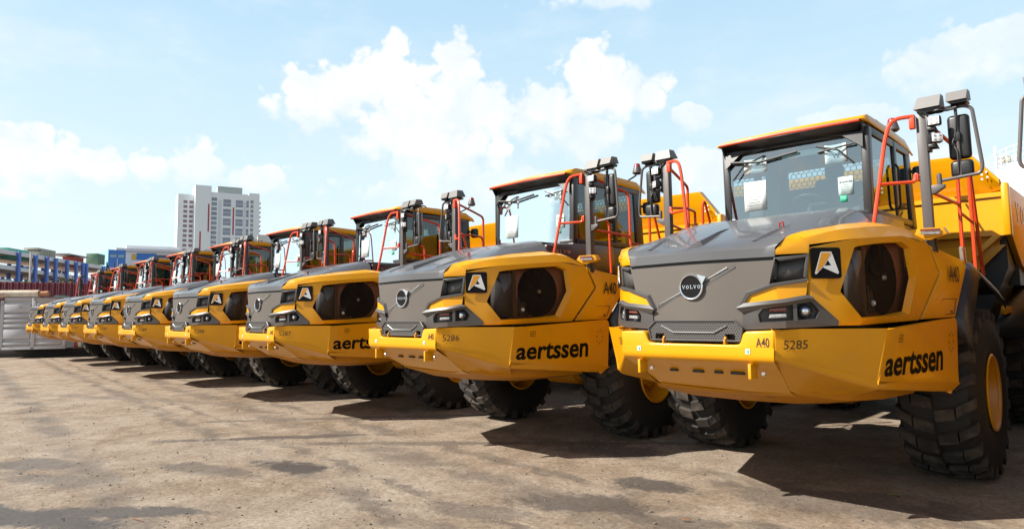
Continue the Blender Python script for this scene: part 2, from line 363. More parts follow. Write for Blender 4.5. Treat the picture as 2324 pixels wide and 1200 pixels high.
def make_truck():
    T = empty('dump_truck')
    S_ = lambda s, p: V((p[0]*s, p[1], p[2]))
    # ---- centre bumper with the recess for the grille
    bm = nb_()
    poly = [(-.742, 0.0, 1.455), (-.757, 0, 1.622), (-.505, 0, 1.622), (-.482, 0, 1.60), (-.455, 0, 1.53), (-.43, 0, 1.512), (.42, 0, 1.512), (.445, 0, 1.53), (.47, 0, 1.605), (.495, 0, 1.626), (.742, 0, 1.636), (.727, 0.0, 1.455)]
    prism(bm, poly, (0, .16, 0)); bump = fin('bumper', bm, YEL, T, bev=.016, seg=3)
    bm = nb_(); grid(bm, [[(-.744, -.0015, 1.492), (-.25, -.0015, 1.492), (.25, -.0015, 1.492), (.7305, -.0015, 1.492)], [(-.742, -.0015, 1.43), (-.25, -.0015, 1.43), (.25, -.0015, 1.43), (.727, -.0015, 1.43)], [(-.741, .001, 1.410), (-.25, .001, 1.410), (.25, .001, 1.410), (.725, .001, 1.410)], [(-.738, .010, 1.388), (-.25, .010, 1.388), (.25, .010, 1.388), (.723, .010, 1.388)], [(-.735, .028, 1.368), (-.25, .028, 1.368), (.25, .028, 1.368), (.721, .028, 1.368)], [(-.73, .06, 1.352), (-.25, .05, 1.352), (.25, .06, 1.352), (.718, .06, 1.352)], [(-.72, .12, 1.318), (-.27, .13, 1.316), (.27, .13, 1.316), (.708, .12, 1.318)],
        [(-.70, .22, 1.27), (-.3, .24, 1.262), (.3, .24, 1.262), (.69, .22, 1.27)], [(-.66, .46, 1.115), (-.3, .46, 1.10), (.3, .46, 1.085), (.66, .46, 1.095)], [(-.66, .60, 1.06), (-.3, .60, 1.045), (.3, .60, 1.03), (.66, .60, 1.04)]])
    fin('bumper_underside', bm, YEL, T, angle=50)
    for u in (-.556, .520):
        bm = nb_(); box(bm, (u, .055, 1.295), (.026, .13, .125), bev=.004); p = fin('towing_pin', bm, YEL, bump)
        bm = nb_(); lathe(bm, [(0, 0), (0, .020), (-.02, .020), (-.026, .012), (-.026, 0)], (u+.075, .10, 1.275), (0, 1, 0), 10); fin('bolt', bm, CHROME, bump)
    for u in (-.553, .510):
        bm = nb_(); box(bm, (u, -.004, 1.460), (.040, .004, .042)); fin('sticker', bm, WHITE, bump)
        bm = nb_(); box(bm, (u+.004, -.007, 1.458), (.016, .003, .022)); fin('sticker_mark', bm, GREEN, bump)
    lettering('model_lettering', 'A40', (.583, 0, 1.497), (1, 0, 0), .078, INKB, bump, weight=.012, width=.112, n=(0, -1, 0))
    # dark slots in the plate under the bumper
    for u, w in ((-.33, .07), (-.08, .10), (.12, .07), (.30, .12)):
        bm = nb_(); box(bm, (u, .25, 1.252), (w, .06, .022)); fin('slot', bm, BLACK, bump)
    for u in (-.30, .30):
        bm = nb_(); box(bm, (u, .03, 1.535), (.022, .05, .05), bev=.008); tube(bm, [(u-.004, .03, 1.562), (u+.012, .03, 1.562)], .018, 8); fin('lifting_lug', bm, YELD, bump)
    # ---- corner pieces, skirts
    for s in (1, -1):
        bm = nb_()
        q = [S_(s, p) for p in CPQ]
        inn = V((-.5*s, .62, -.02)).normalized()*.08
        shell(bm, lambda a, b: bil(q, a, b), inn, [0, .25, .5, .75, 1], [0, .33, .66, .88]); cp = fin('corner_panel', bm, YEL, T, bev=.012, seg=3)
        bm = nb_(); rws = []
        low_ = [S_(s, p) for p in ((.695, .20, 1.285), (.80, .42, 1.215), (.96, .68, 1.12), (1.08, .92, 1.06))]
        end_ = [S_(s, p) for p in ((.66, .46, 1.10), (.71, .66, 1.05), (.79, .86, 1.02), (.90, 1.1, .985))]
        for b_ in (.82, .88, .91, .945, .975): rws.append([bil(q, a_, b_)+bil_n(q, a_, b_, s)*.0015+V((-.30*s, .40, 0)).normalized()*max(0, b_-.89)**2*3.0 for a_ in (0, .33, .66, 1)])
        for f_ in (.06, .16, .40, 1.0): rws.append([(bil(q, a_, 1.0)+V((-.30*s, .40, 0)).normalized()*.045).lerp(l_, f_) for a_, l_ in zip((0, .33, .66, 1), low_)])
        rws.append(end_); grid(bm, rws)
        fin('corner_underside', bm, YEL, T, angle=50)
        q2 = [S_(s, p) for p in SKQ]
        def rear(a, b):
            H = .635; r = .07; t = max(0, (abs(b-.35)*H*1.0-(.35*H-r))/r) if b < .35 else 0; t = min(1, t)
            return bil(q2, a-(1-math.sqrt(max(0, 1-t*t)))*r/1.6*(a**6), b)
        bm = nb_(); shell(bm, rear, (-.07*s, .005, 0), [0, .15, .3, .45, .6, .75, .88, 1], [0, .012, .03, .06, .10, .2, .35, .5, .65, .8, 1])
        sk = fin('skirt_panel', bm, YEL, T, bev=.012, seg=3)
        q3 = [S_(s, p) for p in ((1.286, .715, 1.193), (1.5545, 2.279, 1.056), (1.50, 2.20, .985), (1.262, .735, 1.125))]
        bm = nb_(); shell(bm, lambda a, b: bil(q3, a, b), (-.07*s, .005, .01), [0, .25, .5, .75, .92, 1], [0, .33, .66, 1])
        fin('skirt_lip', bm, YEL, T, bev=.02, seg=3)
        def skf(a, b, l=.004): return bil(q2, a, b)+bil_n(q2, a, b, s)*l
        a0, a1 = .052, .775
        lettering_map('company_lettering', 'aertssen', (lambda x, y: skf(lerp(a0, a1, x), lerp(lerp(.900, .790, x), lerp(.900, .790, x)-.415+.02*x, y))) if s > 0 else (lambda x, y: skf(lerp(a1, a0, x), lerp(lerp(.790, .900, x), lerp(.790, .900, x)-.405, y))), INK, sk, weight=.024)
        def on(v, z):
            a = (v-.69)/1.6; t_, b_ = bil(q2, a, 0), bil(q2, a, 1); return skf(a, (t_.z-z)/(t_.z-b_.z), .0)
        nn = bil_n(q2, .5, .4, s)
        for k in range(8):
            bm = nb_(); an = 2*PI*k/8; c = on(2.13+.055*cos(an), 1.47+.09*sin(an))
            lathe(bm, [(0, 0), (0, .009)], c+nn*.004, nn, 8); fin('bolt_hole', bm, INKB, sk)
        bm = nb_()
        for (v, z, w, h) in ((.99, 1.575, .075, .006), (.99, 1.515, .075, .006), (.955, 1.545, .006, .062), (1.025, 1.545, .006, .062), (.99, 1.552, .03, .008), (.99, 1.538, .03, .008)):
            cs = [on(v+i*w/2, z+j*h/2)+nn*.004 for i, j in ((-1, -1), (1, -1), (1, 1), (-1, 1))]; face(bm, cs)
        fin('warning_decal', bm, INKB, sk)
    # ---- hull under the nose
    bm = nb_()
    rows = []
    for (v, w, zb, zs) in ((.50, .64, 1.06, 1.08), (.66, .74, 1.02, 1.045), (.95, .95, .93, .99), (1.5, 1.1, .88, .96), (2.15, 1.2, .87, .96), (2.35, .9, .95, 1.0)):
        rows.append([(-w-.25, v+.1, zs+.35), (-w, v, zs), (-w*.55, v, zb), (0, v, zb-.01), (w*.55, v, zb), (w, v, zs), (w+.25, v+.1, zs+.35)])
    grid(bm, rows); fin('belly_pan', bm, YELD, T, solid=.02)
    bm = nb_()
    box(bm, (0, 1.15, 1.37), (1.2, .9, .34)); box(bm, (0, 1.6, 1.45), (2.0, 1.3, .36)); box(bm, (0, 3.2, 1.05), (.9, 3.6, .34)); box(bm, (0, 2.9, 1.35), (1.7, 1.4, .3))
    box(bm, (0, .3, 1.575), (1.3, .36, .11)); box(bm, (0, .62, 1.645), (1.7, .5, .045)); box(bm, (0, 1.45, 1.655), (2.3, 1.1, .05))
    fin('front_frame', bm, CHAR, T, bev=.01)
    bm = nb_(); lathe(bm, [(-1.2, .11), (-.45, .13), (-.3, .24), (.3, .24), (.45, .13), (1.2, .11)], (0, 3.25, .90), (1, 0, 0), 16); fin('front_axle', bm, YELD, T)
    # ---- front grey panel with the badge
    us = [-.717, -.55, -.393, -.2, 0, .2, .393, .55, .717]
    bm = nb_(); grid(bm, [[(u*k/.717, Vu(u*k/.717)-.004*(1-abs(u)), z) for u in us] for z, k in ((1.635, .46), (1.655, .46), (1.657, .555), (1.72, .56), (1.82, .597), (1.90, .63), (2.0, .66), (2.12, .688), (2.217, .714))])
    grille = fin('grille_panel', bm, GREYP, T)
    bm = nb_(); grid(bm, [[(u, Vu(u)+.03, z) for u in us] for z in (2.19, 2.262)]); fin('bonnet_gap', bm, BLACK, T)
    def sf(u, z, off=0.0): return V((u, Vu(u)-.004*(1-abs(u))-off, z))
    for (u0, z0, u1, z1) in ((-.355, 1.868, -.085, 1.985), (.10, 2.055, .330, 2.176)):
        bm = nb_(); p, q = sf(u0, z0, .003), sf(u1, z1, .003); dd = (q-p).normalized(); up = V((0, -1, 0)).cross(dd)
        prism(bm, [p+up*.003, q+up*.006, q-up*.006, p-up*.003], (0, -.006, 0)); fin('badge_bar', bm, mat('satin_silver', (.36, .35, .34), .35, metal=.6), grille)
    for (u0, z0, u1, z1) in ((-.385, 1.852, -.09, 1.964), (.085, 2.024, .395, 2.178)):
        bm = nb_(); p, q = sf(u0, z0, .001), sf(u1, z1, .001); dd = (q-p).normalized(); up = V((0, -1, 0)).cross(dd)
        prism(bm, [p+up*.002, q+up*.022, q-up*.006, p-up*.028], (0, -.004, 0)); fin('badge_groove', bm, GREYT, grille)  # darker grey strip paints the shading of the groove beside the bar
    bc = sf(0, 2.017)
    bm = nb_(); lathe(bm, [(.0, .117), (-.016, .117), (-.021, .111), (-.018, .101), (-.006, .098)], bc, (0, 1, 0), 40)
    prism(bm, [bc+V((.085, -.004, .055)), bc+V((.065, -.004, .108)), bc+V((.150, -.004, .085)), bc+V((.112, -.004, .022))], (0, -.016, 0)); fin('badge_ring', bm, CHROME, grille)
    bm = nb_(); lathe(bm, [(-.010, 0), (-.010, .102)], bc, (0, 1, 0), 40); fin('badge_disc', bm, INK, grille)
    # VOLVO with slab serifs
    bm = nb_()
    def stroke(p, q, w):
        p, q = V((p[0], 0, p[1])), V((q[0], 0, q[1])); dd = (q-p).normalized(); n2 = V((dd.z, 0, -dd.x))*w/2
        f = [p+n2, q+n2, q-n2, p-n2]; return f
    def letters(org, cell, h, ex, ez, nrm, word='VOLVO', gap=1.0):
        b2 = nb_()
        for i, ch in enumerate(word):
            fs = []; w = cell*.80; t = h*.22; tn = h*.12
            if ch == 'V': fs = [stroke((w*.12, h), (w*.5, 0), t), stroke((w*.5, 0), (w*.88, h), tn), stroke((-w*.02, h), (w*.34, h), tn), stroke((w*.70, h), (w*1.02, h), tn)]
            if ch == 'L': fs = [stroke((w*.3, 0), (w*.3, h), t), stroke((w*.08, h), (w*.52, h), tn), stroke((w*.06, tn*.3), (w*.92, tn*.3), tn), stroke((w*.90, 0), (w*.90, h*.34), tn)]
            if ch == 'O':
                N = 14
                for k in range(N):
                    a, b_ = 2*PI*k/N, 2*PI*(k+1)/N
                    o_ = [(w*.5+w*.46*cos(a), h*.5+h*.54*sin(a)), (w*.5+w*.46*cos(b_), h*.5+h*.54*sin(b_)), (w*.5+w*.25*cos(b_), h*.5+h*.38*sin(b_)), (w*.5+w*.25*cos(a), h*.5+h*.38*sin(a))]
                    fs.append([V((p[0], 0, p[1])) for p in o_])
            for f in fs: face(b2, [V(org)+V(ex)*(p.x+i*cell*gap)+V(ez)*p.z+V(nrm)*.003 for p in f])
        return b2
    bm.free(); fin('badge_lettering', letters(bc+V((-.088, -.011, -.016)), .0375, .030, (1, 0, 0), (0, 0, 1), (0, -1, 0)), CHROME, grille, merge=False)
    # lower perforated grille
    bm = nb_()
    pl = [(-.375, 1.712), (.385, 1.712), (.45, 1.648), (.43, 1.545), (.395, 1.545), (.385, 1.60), (.30, 1.60), (.29, 1.548), (-.29, 1.545), (-.30, 1.60), (-.385, 1.60), (-.395, 1.545), (-.425, 1.545), (-.45, 1.648)]
    prism(bm, [(u, .028, z) for u, z in pl], (0, .05, 0)); mg = fin('lower_grille', bm, MESHG, T)
    bm = nb_(); tube(bm, [(-.32, .022, 1.672), (-.20, .02, 1.612), (.20, .02, 1.612), (.32, .022, 1.672)], .007, 6); fin('grille_crease', bm, STEEL, mg)
    bm = nb_(); fr = [(u*1.02, .024, 1.63+(z-1.63)*1.03) for u, z in ((-.375, 1.712), (.385, 1.712), (.45, 1.648), (.43, 1.545), (-.425, 1.545), (-.45, 1.648))]
    for a, b in zip(fr, fr[1:]+fr[:1]): tube(bm, [a, b], .009, 6)
    fin('grille_frame', bm, GREYT, mg)
    # ---- hood
    ST = [((.717, .138, 2.246), (0, .035, 2.246), 0), ((.722, .140, 2.325), (0, .040, 2.322), 0), ((.745, .150, 2.350), (0, .062, 2.345), 2), ((.79, .207, 2.407), (0, .17, 2.392), 2.0), ((.86, .40, 2.468), (0, .40, 2.468), 2.5),
          ((.90, .60, 2.502), (0, .62, 2.545), 3), ((.95, .88, 2.548), (0, .90, 2.622), 4), ((1.0, 1.3, 2.597), (0, 1.30, 2.735), 7), ((1.04, 1.69, 2.633), (0, 1.74, 2.812), 11)]
    fr_ = [0, .16, .32, .48, .64, .78, .86, .93, 1.0]
    rows = []
    for sp, cp_, ex in ST:
        row = []
        for t in [-q for q in fr_[::-1]]+fr_[1:]:
            a = abs(t); u = sp[0]*t
            if ex == 0: v = Vu(u)+(sp[1]-.138)+(.0); zz = lerp(cp_[2], sp[2], a**2)
            else:
                vb = Vu(min(abs(u), .717)); k = max(0, 1-cp_[1]/.6)
                v = lerp(lerp(cp_[1], sp[1], a**2), vb+(cp_[1]-.035), k*.8) if cp_[1] < .6 else lerp(cp_[1], sp[1], a**2)
                v = min(v, sp[1]) if cp_[1] < .3 else v
                zz = cp_[2]+(sp[2]-cp_[2])*a**ex
            row.append((u, v, zz))
        rows.append(row)
    bm = nb_(); grid(bm, rows); hood = fin('hood', bm, GREY, T, angle=22)
    # raised V-shaped ribs pressed into the hood
    def hz(u, v):
        for r0, r1 in zip(rows[:-1], rows[1:]):
            k = min(range(len(r0)-1), key=lambda i: abs((r0[i][0]+r0[i+1][0])/2-u))
            a, b = r0[k], r0[k+1]; t = (u-a[0])/(b[0]-a[0]); va = lerp(a[1], b[1], t); za = lerp(a[2], b[2], t)
            a, b = r1[k], r1[k+1]; t = (u-a[0])/(b[0]-a[0]); vb = lerp(a[1], b[1], t); zb = lerp(a[2], b[2], t)
            if va-1e-6 <= v <= vb+1e-6: return lerp(za, zb, (v-va)/(vb-va))
        return rows[-1][8][2]
    bm = nb_()
    n = 9; pr = []
    for i in range(n):
        v = lerp(.075, .86, i/(n-1)); t = i/(n-1); w = .055*(1-t)+.003; h = (.050 if i > 0 else .004)*(1-t)**.8+.002; u = .0-.02*t
        pr.append([(u-w*1.5, v, hz(u-w*1.5, v)-.003), (u-w*.25, v+.03*(1-t), hz(u, v)+h), (u+w*.25, v+.03*(1-t), hz(u, v)+h), (u+w*1.1, v, hz(u+w, v)-.003)])
    grid(bm, pr); fin('hood_rib', bm, GREYT, hood, angle=20)
    for s in (1, -1):
        bm = nb_(); pr = []
        for i in range(n):
            t = i/(n-1); v = lerp(.20, 1.15, t); u = (.53+.10*sin(t*1.5))*s; w = .05*(1-t)+.004; h = .020*sin(PI*min(1, t*1.6+.15))*(1-t*.7)
            pr.append([(u-w*s, v, hz(u, v)-.003), (u-w*.1*s, v, hz(u, v)+h), (u+w*.8*s, v, hz(u, v)-.003)])
        grid(bm, pr); fin('hood_rib', bm, GREYT, hood, angle=20)
    bm = nb_()
    u, v = .571, .68; z0 = hz(u, v)
    tube(bm, [(u-.018, v, z0-.01), (u-.016, v, z0+.045), (u+.016, v, z0+.045), (u+.018, v, z0-.01)], .009, 6, bend=.012); fin('hood_catch', bm, REDP, hood)
    # cowl between hood and windscreen
    bm = nb_(); prism(bm, [(-.90, 1.70, 2.30), (-.86, 1.72, 2.79), (.86, 1.72, 2.79), (.90, 1.70, 2.30)], (0, .78, 0)); fin('cowl', bm, CHAR, T, bev=.02)
    for s in (1, -1):
        # ---- yellow shoulder above the side panel
        WT = [(.722, .141, 2.262), (.935, .305, 2.270), (.94, .312, 2.34), (1.10, .503, 2.37), (1.19, .62, 2.388), (1.255, 1.1, 2.43), (1.322, 1.6, 2.47), (1.374, 1.8, 2.455), (1.44, 2.02, 2.405)]
        SE = [(.724, .142, 2.300), (.79, .207, 2.405), (.81, .26, 2.430), (.86, .40, 2.466), (.90, .60, 2.500), (.97, 1.05, 2.570), (1.03, 1.58, 2.628), (1.17, 1.78, 2.600), (1.40, 2.0, 2.44)]
        bm = nb_(); rws = []
        for w_, e_ in zip(WT, SE):
            w_, e_ = V(w_), V(e_); L = (w_-e_).length
            m1 = w_.lerp(e_, .30)+V((.018, -.006, .055))*min(1, L/.3); m2 = w_.lerp(e_, .68)+V((.008, 0, .030))*min(1, L/.3)
            rws.append([S_(s, w_), S_(s, m1), S_(s, m2), S_(s, e_)])
        grid(bm, rws); fin('shoulder_panel', bm, YEL, T, angle=26)
        # ---- side panel with its screened opening
        O = [(.305, 1.905), (.305, 2.312), (.62, 2.388), (1.1, 2.43), (1.6, 2.47), (2.02, 2.405), (2.128, 2.127), (1.787, 1.683), (1.1, 1.672), (.62, 1.664), (.43, 1.664)]
        I = [(.503, 1.946), (.635, 2.315), (.72, 2.332), (1.1, 2.375), (1.578, 2.412), (1.719, 2.362), (1.806, 2.085), (1.576, 1.738), (1.1, 1.730), (.70, 1.725), (.630, 1.723)]
        low = lambda z: .028*max(0, min(1, (1.96-z)/.2))
        PO = [S_(s, (Uv(v)+low(z)*(.4 if z < 1.7 else 1)*(0 if v > 1.7 else 1), v, z)) for v, z in O]
        PI_ = [S_(s, (Uv(v)+low(z), v, z)) for v, z in I]
        bm = nb_(); ringfill(bm, PO, PI_)
        inner = []
        ctr = V((sum(p.x for p in PI_)/11, sum(p.y for p in PI_)/11, 2.05))
        for k, p in enumerate(PI_):
            w = .10 if k in (6, 7) else .018; q = p.lerp(ctr, w/.5*.5); q = V((p.x-.05*s, q.y, q.z)); inner.append(q)
        ringfill(bm, PI_, inner)
        bk = [p+V((-.03*s, 0, 0)) for p in PO]; ringfill(bm, bk, PO)
        sp = fin('side_panel', bm, YEL, T, angle=24)
        # logo plate
        q = [V(p) for p in ((.944, .309, 2.314), (1.116, .500, 2.310), (1.119, .487, 2.052), (.938, .319, 2.055))]
        cq = sum(q, V())/4; nn = V((.70, -.71, 0)); ex = (q[1]-q[0]+q[2]-q[3]).normalized(); ez = V((0, 0, 1)); w, h = .262, .258
        cq = V((1.030, .4025, 2.183)); ex = V((.66, .75, 0)).normalized(); nn = V((.75, -.66, 0))
        def lp(a, b, o=.012):
            p = cq+ex*a+ez*b+nn*o; return S_(s, p)
        bm = nb_(); pts = []
        for (cx_, cz_, a0) in ((.107, .105, 0), (-.107, .105, 90), (-.107, -.105, 180), (.107, -.105, 270)):
            for k in range(5): an = RAD(a0+k*22.5); pts.append((cx_+.024*cos(an), cz_+.024*sin(an)))
        prism(bm, [lp(a, b, .010) for a, b in pts], nn*-.004 if s > 0 else V((-nn.x, nn.y, 0))*-.004)
        lg = fin('logo_plate', bm, INK, sp)
        f = 1 if s > 0 else -1
        def shp(name, m, pts2, o):
            b2 = nb_(); face(b2, [lp(a*f, b, o) for a, b in pts2]); fin(name, b2, m, sp)
        OUTL = [(-.118+.020, -.088), (-.040, .080), (-.030, .090), (.048, .090), (.056, .082), (.100, -.078), (.094, -.088), (-.012, -.028), (-.014, -.020), (-.010, -.014)]
        A1 = [(-.100, -.083), (-.093, -.091), (-.086, -.090), (.052, .078), (.052, .084), (.044, .092), (-.034, .092), (-.042, .086)]
        shp('logo_leg', WHITE, [(-.102, -.084), (-.096, -.093), (-.086, -.090), (-.010, -.018), (.020, .030), (.056, .080), (.048, .094), (-.036, .094), (-.046, .086)], .0125)
        shp('logo_fill', AMBERP, [(-.090, -.081), (-.016, -.012), (.012, .030), (.046, .084), (-.032, .086), (-.038, .080)], .014)
        shp('logo_stroke', WHITE, [(.056, .078), (.106, -.080), (.098, -.092), (.088, -.090), (-.024, -.040), (-.026, -.030), (-.018, -.024), (.042, -.020), (.014, .024)], .0135)
        # screen and the fan behind it
        bm = nb_(); face(bm, [p+V((-.002*s, 0, 0)) for p in inner]); bmesh.ops.triangulate(bm, faces=bm.faces); scn = fin('radiator_screen', bm, SCREEN, T)
        bm = nb_(); grid(bm, [[S_(s, (Uv(v)-off, v, z)) for v, off in ((.56, .030), (.74, .040), (.86, .046))] for z in (1.76, 2.30)]); fin('screen_blank', bm, GREYT, scn, solid=.01)
        bm = nb_(); box(bm, S_(s, (1.165, .905, 2.03)), (.02, .055, .64), M.Rotation(-.10*s, 3, 'Z')); fin('screen_post', bm, mat('brown_post', (.10, .045, .02), .5), scn)
        bm = nb_(); box(bm, S_(s, (.90, 1.25, 2.05)), (.04, 1.3, .74)); box(bm, S_(s, (.95, .72, 2.03)), (.25, .05, .7)); fin('radiator_core', bm, RADI, T)
        bm = nb_(); grid(bm, [[S_(s, (Uv(v)-.095, v, z)) for v in (.86, 1.1, 1.4, 1.6, 1.80)] for z in (1.72, 2.1, 2.44)]); fin('fan_shroud', bm, mat('shroud_brown', (.55, .20, .07), .6, var=.15, vscale=4), T, solid=.01)
        bm = nb_(); o_ = S_(s, (Uv(.97)-.050, .97, 1.76)); prism(bm, [o_, o_+V((0, .20, 0)), o_+V((0, .09, .25)), o_+V((0, .0, .25))], (-.02*s, 0, 0)); fin('filter_housing', bm, BLACK, T, bev=.01)
        bm = nb_(); lathe(bm, [(0, .03), (.02, .022), (.028, 0)], S_(s, (Uv(1.03)-.052, 1.03, 1.845)), (s, 0, 0), 12); fin('filter_cap', bm, LENSL, T)
        bm = nb_(); fc = S_(s, (Uv(1.32)-.125, 1.32, 2.075)); ax = V((s, -.15, 0)).normalized()
        lathe(bm, [(.035, 0), (.035, .325), (.0, .325)], fc, ax, 44); lathe(bm, [(.03, .085), (.05, .08), (.06, .05), (.062, 0)], fc, ax, 16)
        for k in range(11):
            an = 2*PI*k/11; d1 = V((0, cos(an), sin(an))); d2 = V((0, -sin(an), cos(an)))
            face(bm, [fc+d1*.08-d2*.02+ax*.038, fc+d1*.335-d2*.05+ax*.038, fc+d1*.335+d2*.05+ax*.055, fc+d1*.08+d2*.02+ax*.055])
        fin('cooling_fan', bm, FANM, T)
        bm = nb_(); lathe(bm, [(0, 0), (0, .028), (.02, .02), (.025, 0)], fc+ax*.062, ax, 10); fin('fan_hub_cap', bm, STEEL, T)
        # gap between the panels
        bm = nb_(); prism(bm, [S_(s, (Uv(v)-.05, v, z)) for v, z in ((1.9, 2.38), (2.10, 2.38), (2.26, 2.12), (1.92, 1.69), (1.7, 1.69), (2.0, 2.12))], (-.04*s, 0, 0)); fin('panel_gap', bm, BLACK, T)
        # ---- rear side panel with the model number
        RP = [(2.055, 2.395), (2.68, 2.262), (2.72, 2.19), (2.66, 2.13), (2.30, 1.700), (1.835, 1.686), (2.165, 2.13)]
        bm = nb_(); prism(bm, [S_(s, (Uv(v)+(-.03 if z < 1.8 else 0)*0, v, z)) for v, z in RP], (-.05*s, 0, 0)); rsp = fin('rear_side_panel', bm, YEL, T, bev=.012)
        bm = nb_(); prism(bm, [S_(s, p) for p in ((1.448, 2.055, 2.400), (1.60, 2.68, 2.267), (1.30, 2.70, 2.30), (1.22, 2.07, 2.44))], (0, 0, -.03)); fin('deck_plate', bm, YEL, T, bev=.006)
        nn = V((1*s, -.25, 0)).normalized()
        q0, q1 = S_(s, (Uv(2.245), 2.245, 2.045)), S_(s, (Uv(2.50), 2.50, 2.035))
        if s < 0: q0, q1 = q1, q0
        lettering('model_lettering', 'A40', q0, q1-q0, .165, INKB, rsp, weight=.015, width=.235, lift=.006, n=nn)
        bm = nb_()
        hp = [S_(s, (Uv(v)+.004, v, z)) for v, z in ((2.14, 1.875), (2.34, 1.88), (2.28, 1.735), (2.07, 1.725))]
        for a, b in zip(hp, hp[1:]+hp[:1]): tube(bm, [a, b], .0035, 4)
        box(bm, S_(s, (Uv(2.25)+.006, 2.25, 1.755)), (.012, .035, .015)); fin('service_hatch', bm, INKB, rsp)
        # ---- air scoop
        SCP = lambda u, z, o=.0: S_(s, V((u, Vu(u), z))+(V((.60, -.80, 0)) if u > .717 else V((.14, -.99, 0)))*o)
        bm = nb_()
        prism(bm, [SCP(.722, 2.232, .006), SCP(.933, 2.262, .012), SCP(.928, 2.235, .012), SCP(.742, 2.205, .006)], V((.0, .05, 0)))
        prism(bm, [SCP(.935, 2.266, .012), SCP(.914, 2.050, .012), SCP(.893, 2.070, .012), SCP(.913, 2.238, .012)], V((-.03*s, .04, 0)))
        fin('scoop_frame', bm, GREYT, T, bev=.004)
        bm = nb_(); grid(bm, [[SCP(.735, 2.215, -.075), SCP(.80, 2.225, -.045), SCP(.925, 2.245, -.004)], [SCP(.69, 2.01, -.06), SCP(.78, 2.03, -.035), SCP(.905, 2.06, -.004)]])
        grid(bm, [[SCP(.717, 2.232, .0), SCP(.735, 2.215, -.076)], [SCP(.66, 2.00, .0), SCP(.69, 2.01, -.06)]]); grid(bm, [[SCP(.717, 2.232, .0), SCP(.93, 2.255, .0)], [SCP(.735, 2.213, -.075), SCP(.925, 2.243, -.004)]])
        scp = fin('air_scoop', bm, GREYT, T, solid=.01)
        bm = nb_(); face(bm, [SCP(.728, 2.19, -.05), SCP(.742, 2.192, -.055), SCP(.712, 2.06, -.045), SCP(.694, 2.058, -.04)]); fin('scoop_slot', bm, BLACK, scp)
        # bent trim bar around the yellow insert
        bm = nb_()
        bar = [((.916, 2.060), (.905, 2.030)), ((.69, 2.024), (.70, 1.995)), ((.474, 1.962), (.508, 1.930)), ((.393, 1.822), (.462, 1.862)), ]
        rw = []
        for (o_, i_) in bar:
            o3 = SCP(o_[0], o_[1], .004); o2 = SCP(lerp(o_[0], i_[0], .35), lerp(o_[1], i_[1], .35), .035); i2 = SCP(i_[0], i_[1], .032); i3 = SCP(i_[0], i_[1], .0); rw.append([o3, o2, i2, i3])
        grid(bm, rw)
        # lower arm: from the tip back along the top of the lamp housing
        arm = [((.462, 1.862), (.393, 1.822), (.44, 1.782)), ((.60, 1.875), (.60, 1.845), (.60, 1.815)), ((.76, 1.892), (.76, 1.862), (.76, 1.832)), ((.895, 1.920), (.90, 1.895), (.91, 1.868)), ((.93, 1.912), (.94, 1.89), (.945, 1.86))]
        grid(bm, [[SCP(a[0], a[1], .0), SCP(a[0], a[1], .034), SCP(b[0], b[1], .050), SCP(c_[0], c_[1], .030), SCP(c_[0], c_[1], .0)] for a, b, c_ in arm])
        fin('trim_bar', bm, GREYT, T, angle=25)
        bm = nb_(); face(bm, [SCP(.500, 1.935, .014), SCP(.70, 1.998, .014), SCP(.72, 1.880, .014), SCP(.462, 1.858, .014)]); face(bm, [SCP(.70, 1.998, .014), SCP(.72, 2.003, .014), SCP(.73, 1.880, .014), SCP(.72, 1.880, .014)])
        face(bm, [SCP(.72, 2.003, .014), SCP(.915, 2.040, .014), SCP(.90, 1.915, .014), SCP(.73, 1.880, .014)]); fin('yellow_insert', bm, YEL, T)
        # ---- lamp housing
        bm = nb_()
        hs = [(.44, 1.785), (.60, 1.83), (.76, 1.85), (.93, 1.905), (1.075, 1.705), (1.07, 1.664), (.76, 1.650), (.44, 1.636)]
        hsi = [(.57, 1.765), (.61, 1.815), (.76, 1.835), (.925, 1.865), (.972, 1.79), (.95, 1.725), (.76, 1.708), (.58, 1.700)]
        A_ = [SCP(u, z, .035 if 0 < k < 7 else .012) for k, (u, z) in enumerate(hs)]; B_ = [SCP(u, z, .030) for u, z in hsi]; C_ = [SCP(u, z, -.035) for u, z in hsi]; Z_ = [SCP(u, z, -.005) for u, z in hs]
        ringfill(bm, Z_, A_); ringfill(bm, A_, B_); ringfill(bm, B_, C_); face(bm, C_); 
        lh = fin('lamp_housing', bm, GREYT, T, angle=25)
        for nm, m_, z0, z1 in (('turn_signal', LENSO, 1.786, 1.815), ('running_light', LENSW, 1.733, 1.764)):
            bm = nb_(); prism(bm, [SCP(.645, z0, -.002), SCP(.772, z0+.004, .006), SCP(.772, z1+.004, .006), SCP(.655, z1, -.002)], V((-.01*s, .03, 0))); fin(nm, bm, m_, lh, bev=.004)
        bm = nb_(); prism(bm, [SCP(.81, 1.71, .03), SCP(.835, 1.71, .03), SCP(.835, 1.87, .03), SCP(.81, 1.865, .03)], V((-.02*s, .05, 0))); fin('lamp_divider', bm, GREYT, lh)
        bm = nb_(); hc = SCP(.893, 1.786, -.012); ax = S_(s, (.45, -.89, 0)); lathe(bm, [(-.02, .062), (.012, .062), (.016, .056), (.010, .050)], hc, ax, 24); fin('headlamp_rim', bm, BLACK, lh)
        bm = nb_(); lathe(bm, [(0, .052), (.015, .046), (.026, .030), (.031, 0)], hc, ax, 24); fin('headlamp', bm, LAMPG, lh)
        bm = nb_(); lathe(bm, [(0.0, .026), (.012, .024), (.018, .012), (.02, 0)], hc+ax*.018, ax, 16); fin('headlamp_bulb', bm, CHROME, lh)
        # ---- mudguard
        bm = nb_()
